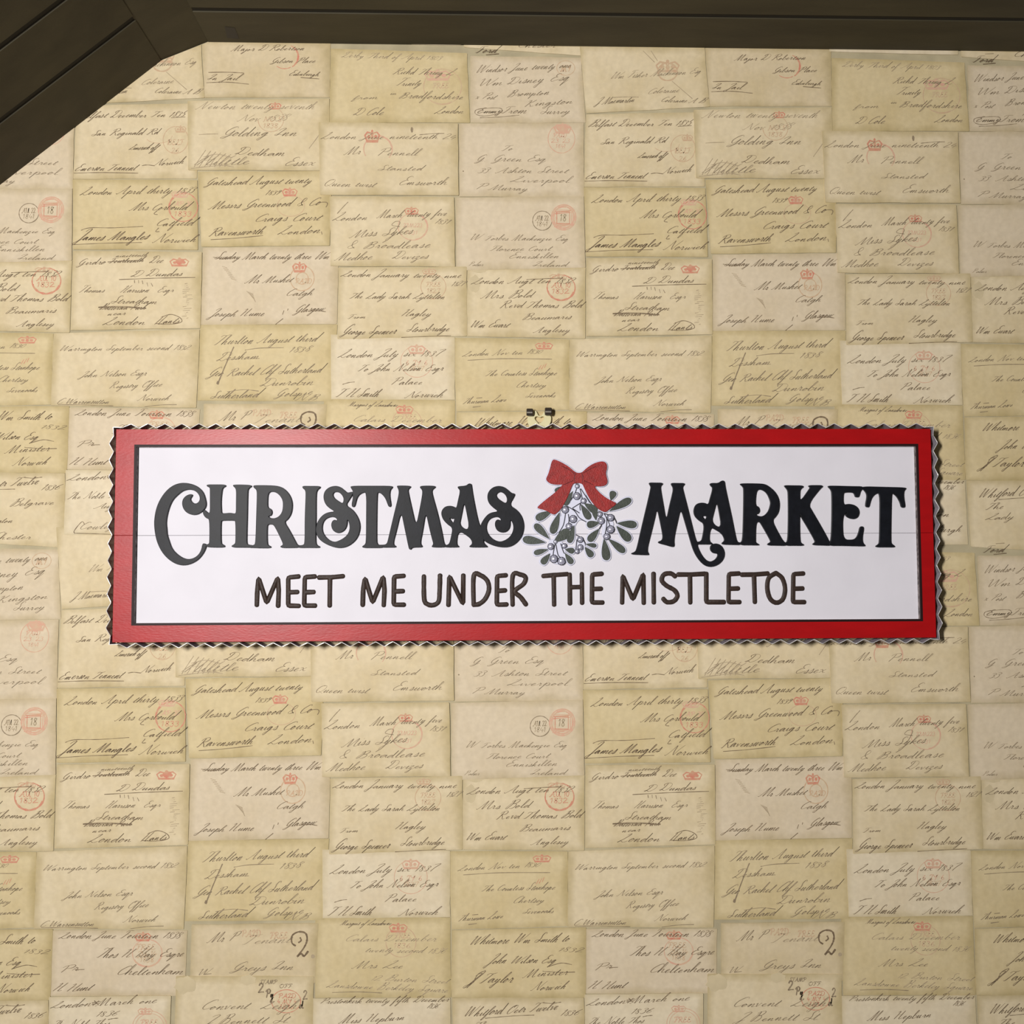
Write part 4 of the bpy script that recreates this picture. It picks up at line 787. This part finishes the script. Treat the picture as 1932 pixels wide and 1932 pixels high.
for (x, y, r) in BER:
    c = loc(970+x/7.728, 850+y/7.728, MD); R = r/7.728*.000545
    v = []; f = []
    N = 10
    for k, (rr, h) in enumerate(((1.0, 0), (1.0, .25), (.8, .62), (.45, .85))):
        for j in range(N):
            a = 2*math.pi*(j+.5*(k % 2))/N; v.append((c[0]+R*rr*math.cos(a), -(MD+R*h), c[1]+R*rr*math.sin(a)))
    v.append((c[0], -(MD+R*.95), c[1]))
    for k in range(3):
        for j in range(N): f.append((k*N+j, k*N+(j+1) % N, (k+1)*N+(j+1) % N, (k+1)*N+j))
    for j in range(N): f.append((3*N+j, 3*N+(j+1) % N, 4*N))
    n0 = len(v)       # dark setting ring round the gem
    nf = len(f)
    for j in range(N):
        a = 2*math.pi*j/N; v.append((c[0]+R*1.22*math.cos(a), -(MD+.0004), c[1]+R*1.22*math.sin(a)))
    for j in range(N):
        a = 2*math.pi*j/N; v.append((c[0]+R*.9*math.cos(a), -(MD+.0004), c[1]+R*.9*math.sin(a)))
    for j in range(N): f.append((n0+j, n0+(j+1) % N, n0+N+(j+1) % N, n0+N+j))
    pydata('berry', v, f, [M['berry'], M['outline']], root, [0]*nf + [1]*N)
bw = plate('bow', [smz(bp, MD+.0014)], MD-.0002, MD+.0014, [M['bow']], root, .0003, M['bowline']); bw['label'] = 'red ribbon bow'
for s in ["893,322 878,395 890,470 905,478", "985,325 1002,395 990,470", "700,230 790,270 870,330", "1190,235 1090,280 1010,330", "720,500 790,470 860,440", "1150,500 1090,470 1020,440"]:
    pts = catmull([loc(970+x/7.728, 850+y/7.728, MD+.0014) for x, y in P(s)], 5)
    v, f = stroke_mesh([pts], .00035, .0003, MD+.0013)
    pydata('bow_line', v, f, [M['bowline']], root, smooth=True)

# ------------------------------------------------------------------ clear plastic hook the sign hangs from
hx, hz = at(1018, 800, .006)
hook = bpy.data.objects.new('wall_hook', None); COL.objects.link(hook); hook.location = (hx, 0, hz); hook.empty_display_size = .02
hook['label'] = 'pale translucent plastic wall hook with two dark pins above the sign'; hook['category'] = 'hook'
def hp(x, y, d=.006):                 # zoomed view of the hook
    q = at(970+x/19.32, 755+y/19.32, d); return (q[0]-hx, q[1]-hz)
body = P("470,590 690,580 700,390 790,380 840,470 880,560 930,585 1000,560 1060,480 1100,380 1130,560 1350,560 1350,740 1320,850 1240,960 1220,1180 560,1180 540,940 490,830")
heart = P("760,620 830,590 890,620 950,640 1020,600 1090,610 1100,670 1040,760 960,840 900,880 840,800 770,730 745,670")
def hplate(name, loops, d0, d1, mats, bev):
    o = plate(name, [[hp(x, y, (d0+d1)/2) for x, y in chaikin(l, 2)] for l in loops], d0, d1, mats, hook, bev); return o
hplate('hook_body', [body, heart], .0016, .0050, [M['hook']], .0005)
for (x0, x1, y0, y1) in ((450, 690, 305, 575), (1120, 1375, 270, 555)):
    a = hp(x0, y1, .008); b = hp(x1, y0, .008); cxh = (a[0]+b[0])/2; r = (b[1]-a[1])/2; czh = (a[1]+b[1])/2; w = (b[0]-a[0])/2
    N = 18; v = []; f = []; prof = [(-w, r*.86), (-w+.0008, r), (w-.0008, r), (w, r*.86)]
    for X, R in prof:
        for j in range(N):
            t = 2*math.pi*j/N; v.append((cxh+X, -(.0080 + R*.75*math.cos(t)), czh + R*math.sin(t)))
    for i in range(3):
        for j in range(N): f.append((i*N+j, i*N+(j+1) % N, (i+1)*N+(j+1) % N, (i+1)*N+j))
    f += [tuple(range(N))[::-1], tuple(range(3*N, 4*N))]
    pin = pydata('pin_barrel', v, f, [M['hookdark']], hook)
    bv, bf = box_vf(cxh-w*.92, cxh+w*.75, -(.0080+r*.80), -(.0080+r*.70), czh-r*.36, czh-r*.06)
    pydata('pin_glint', bv, bf, [M['glint']], pin)  # bright bar standing in for the glint on the barrel
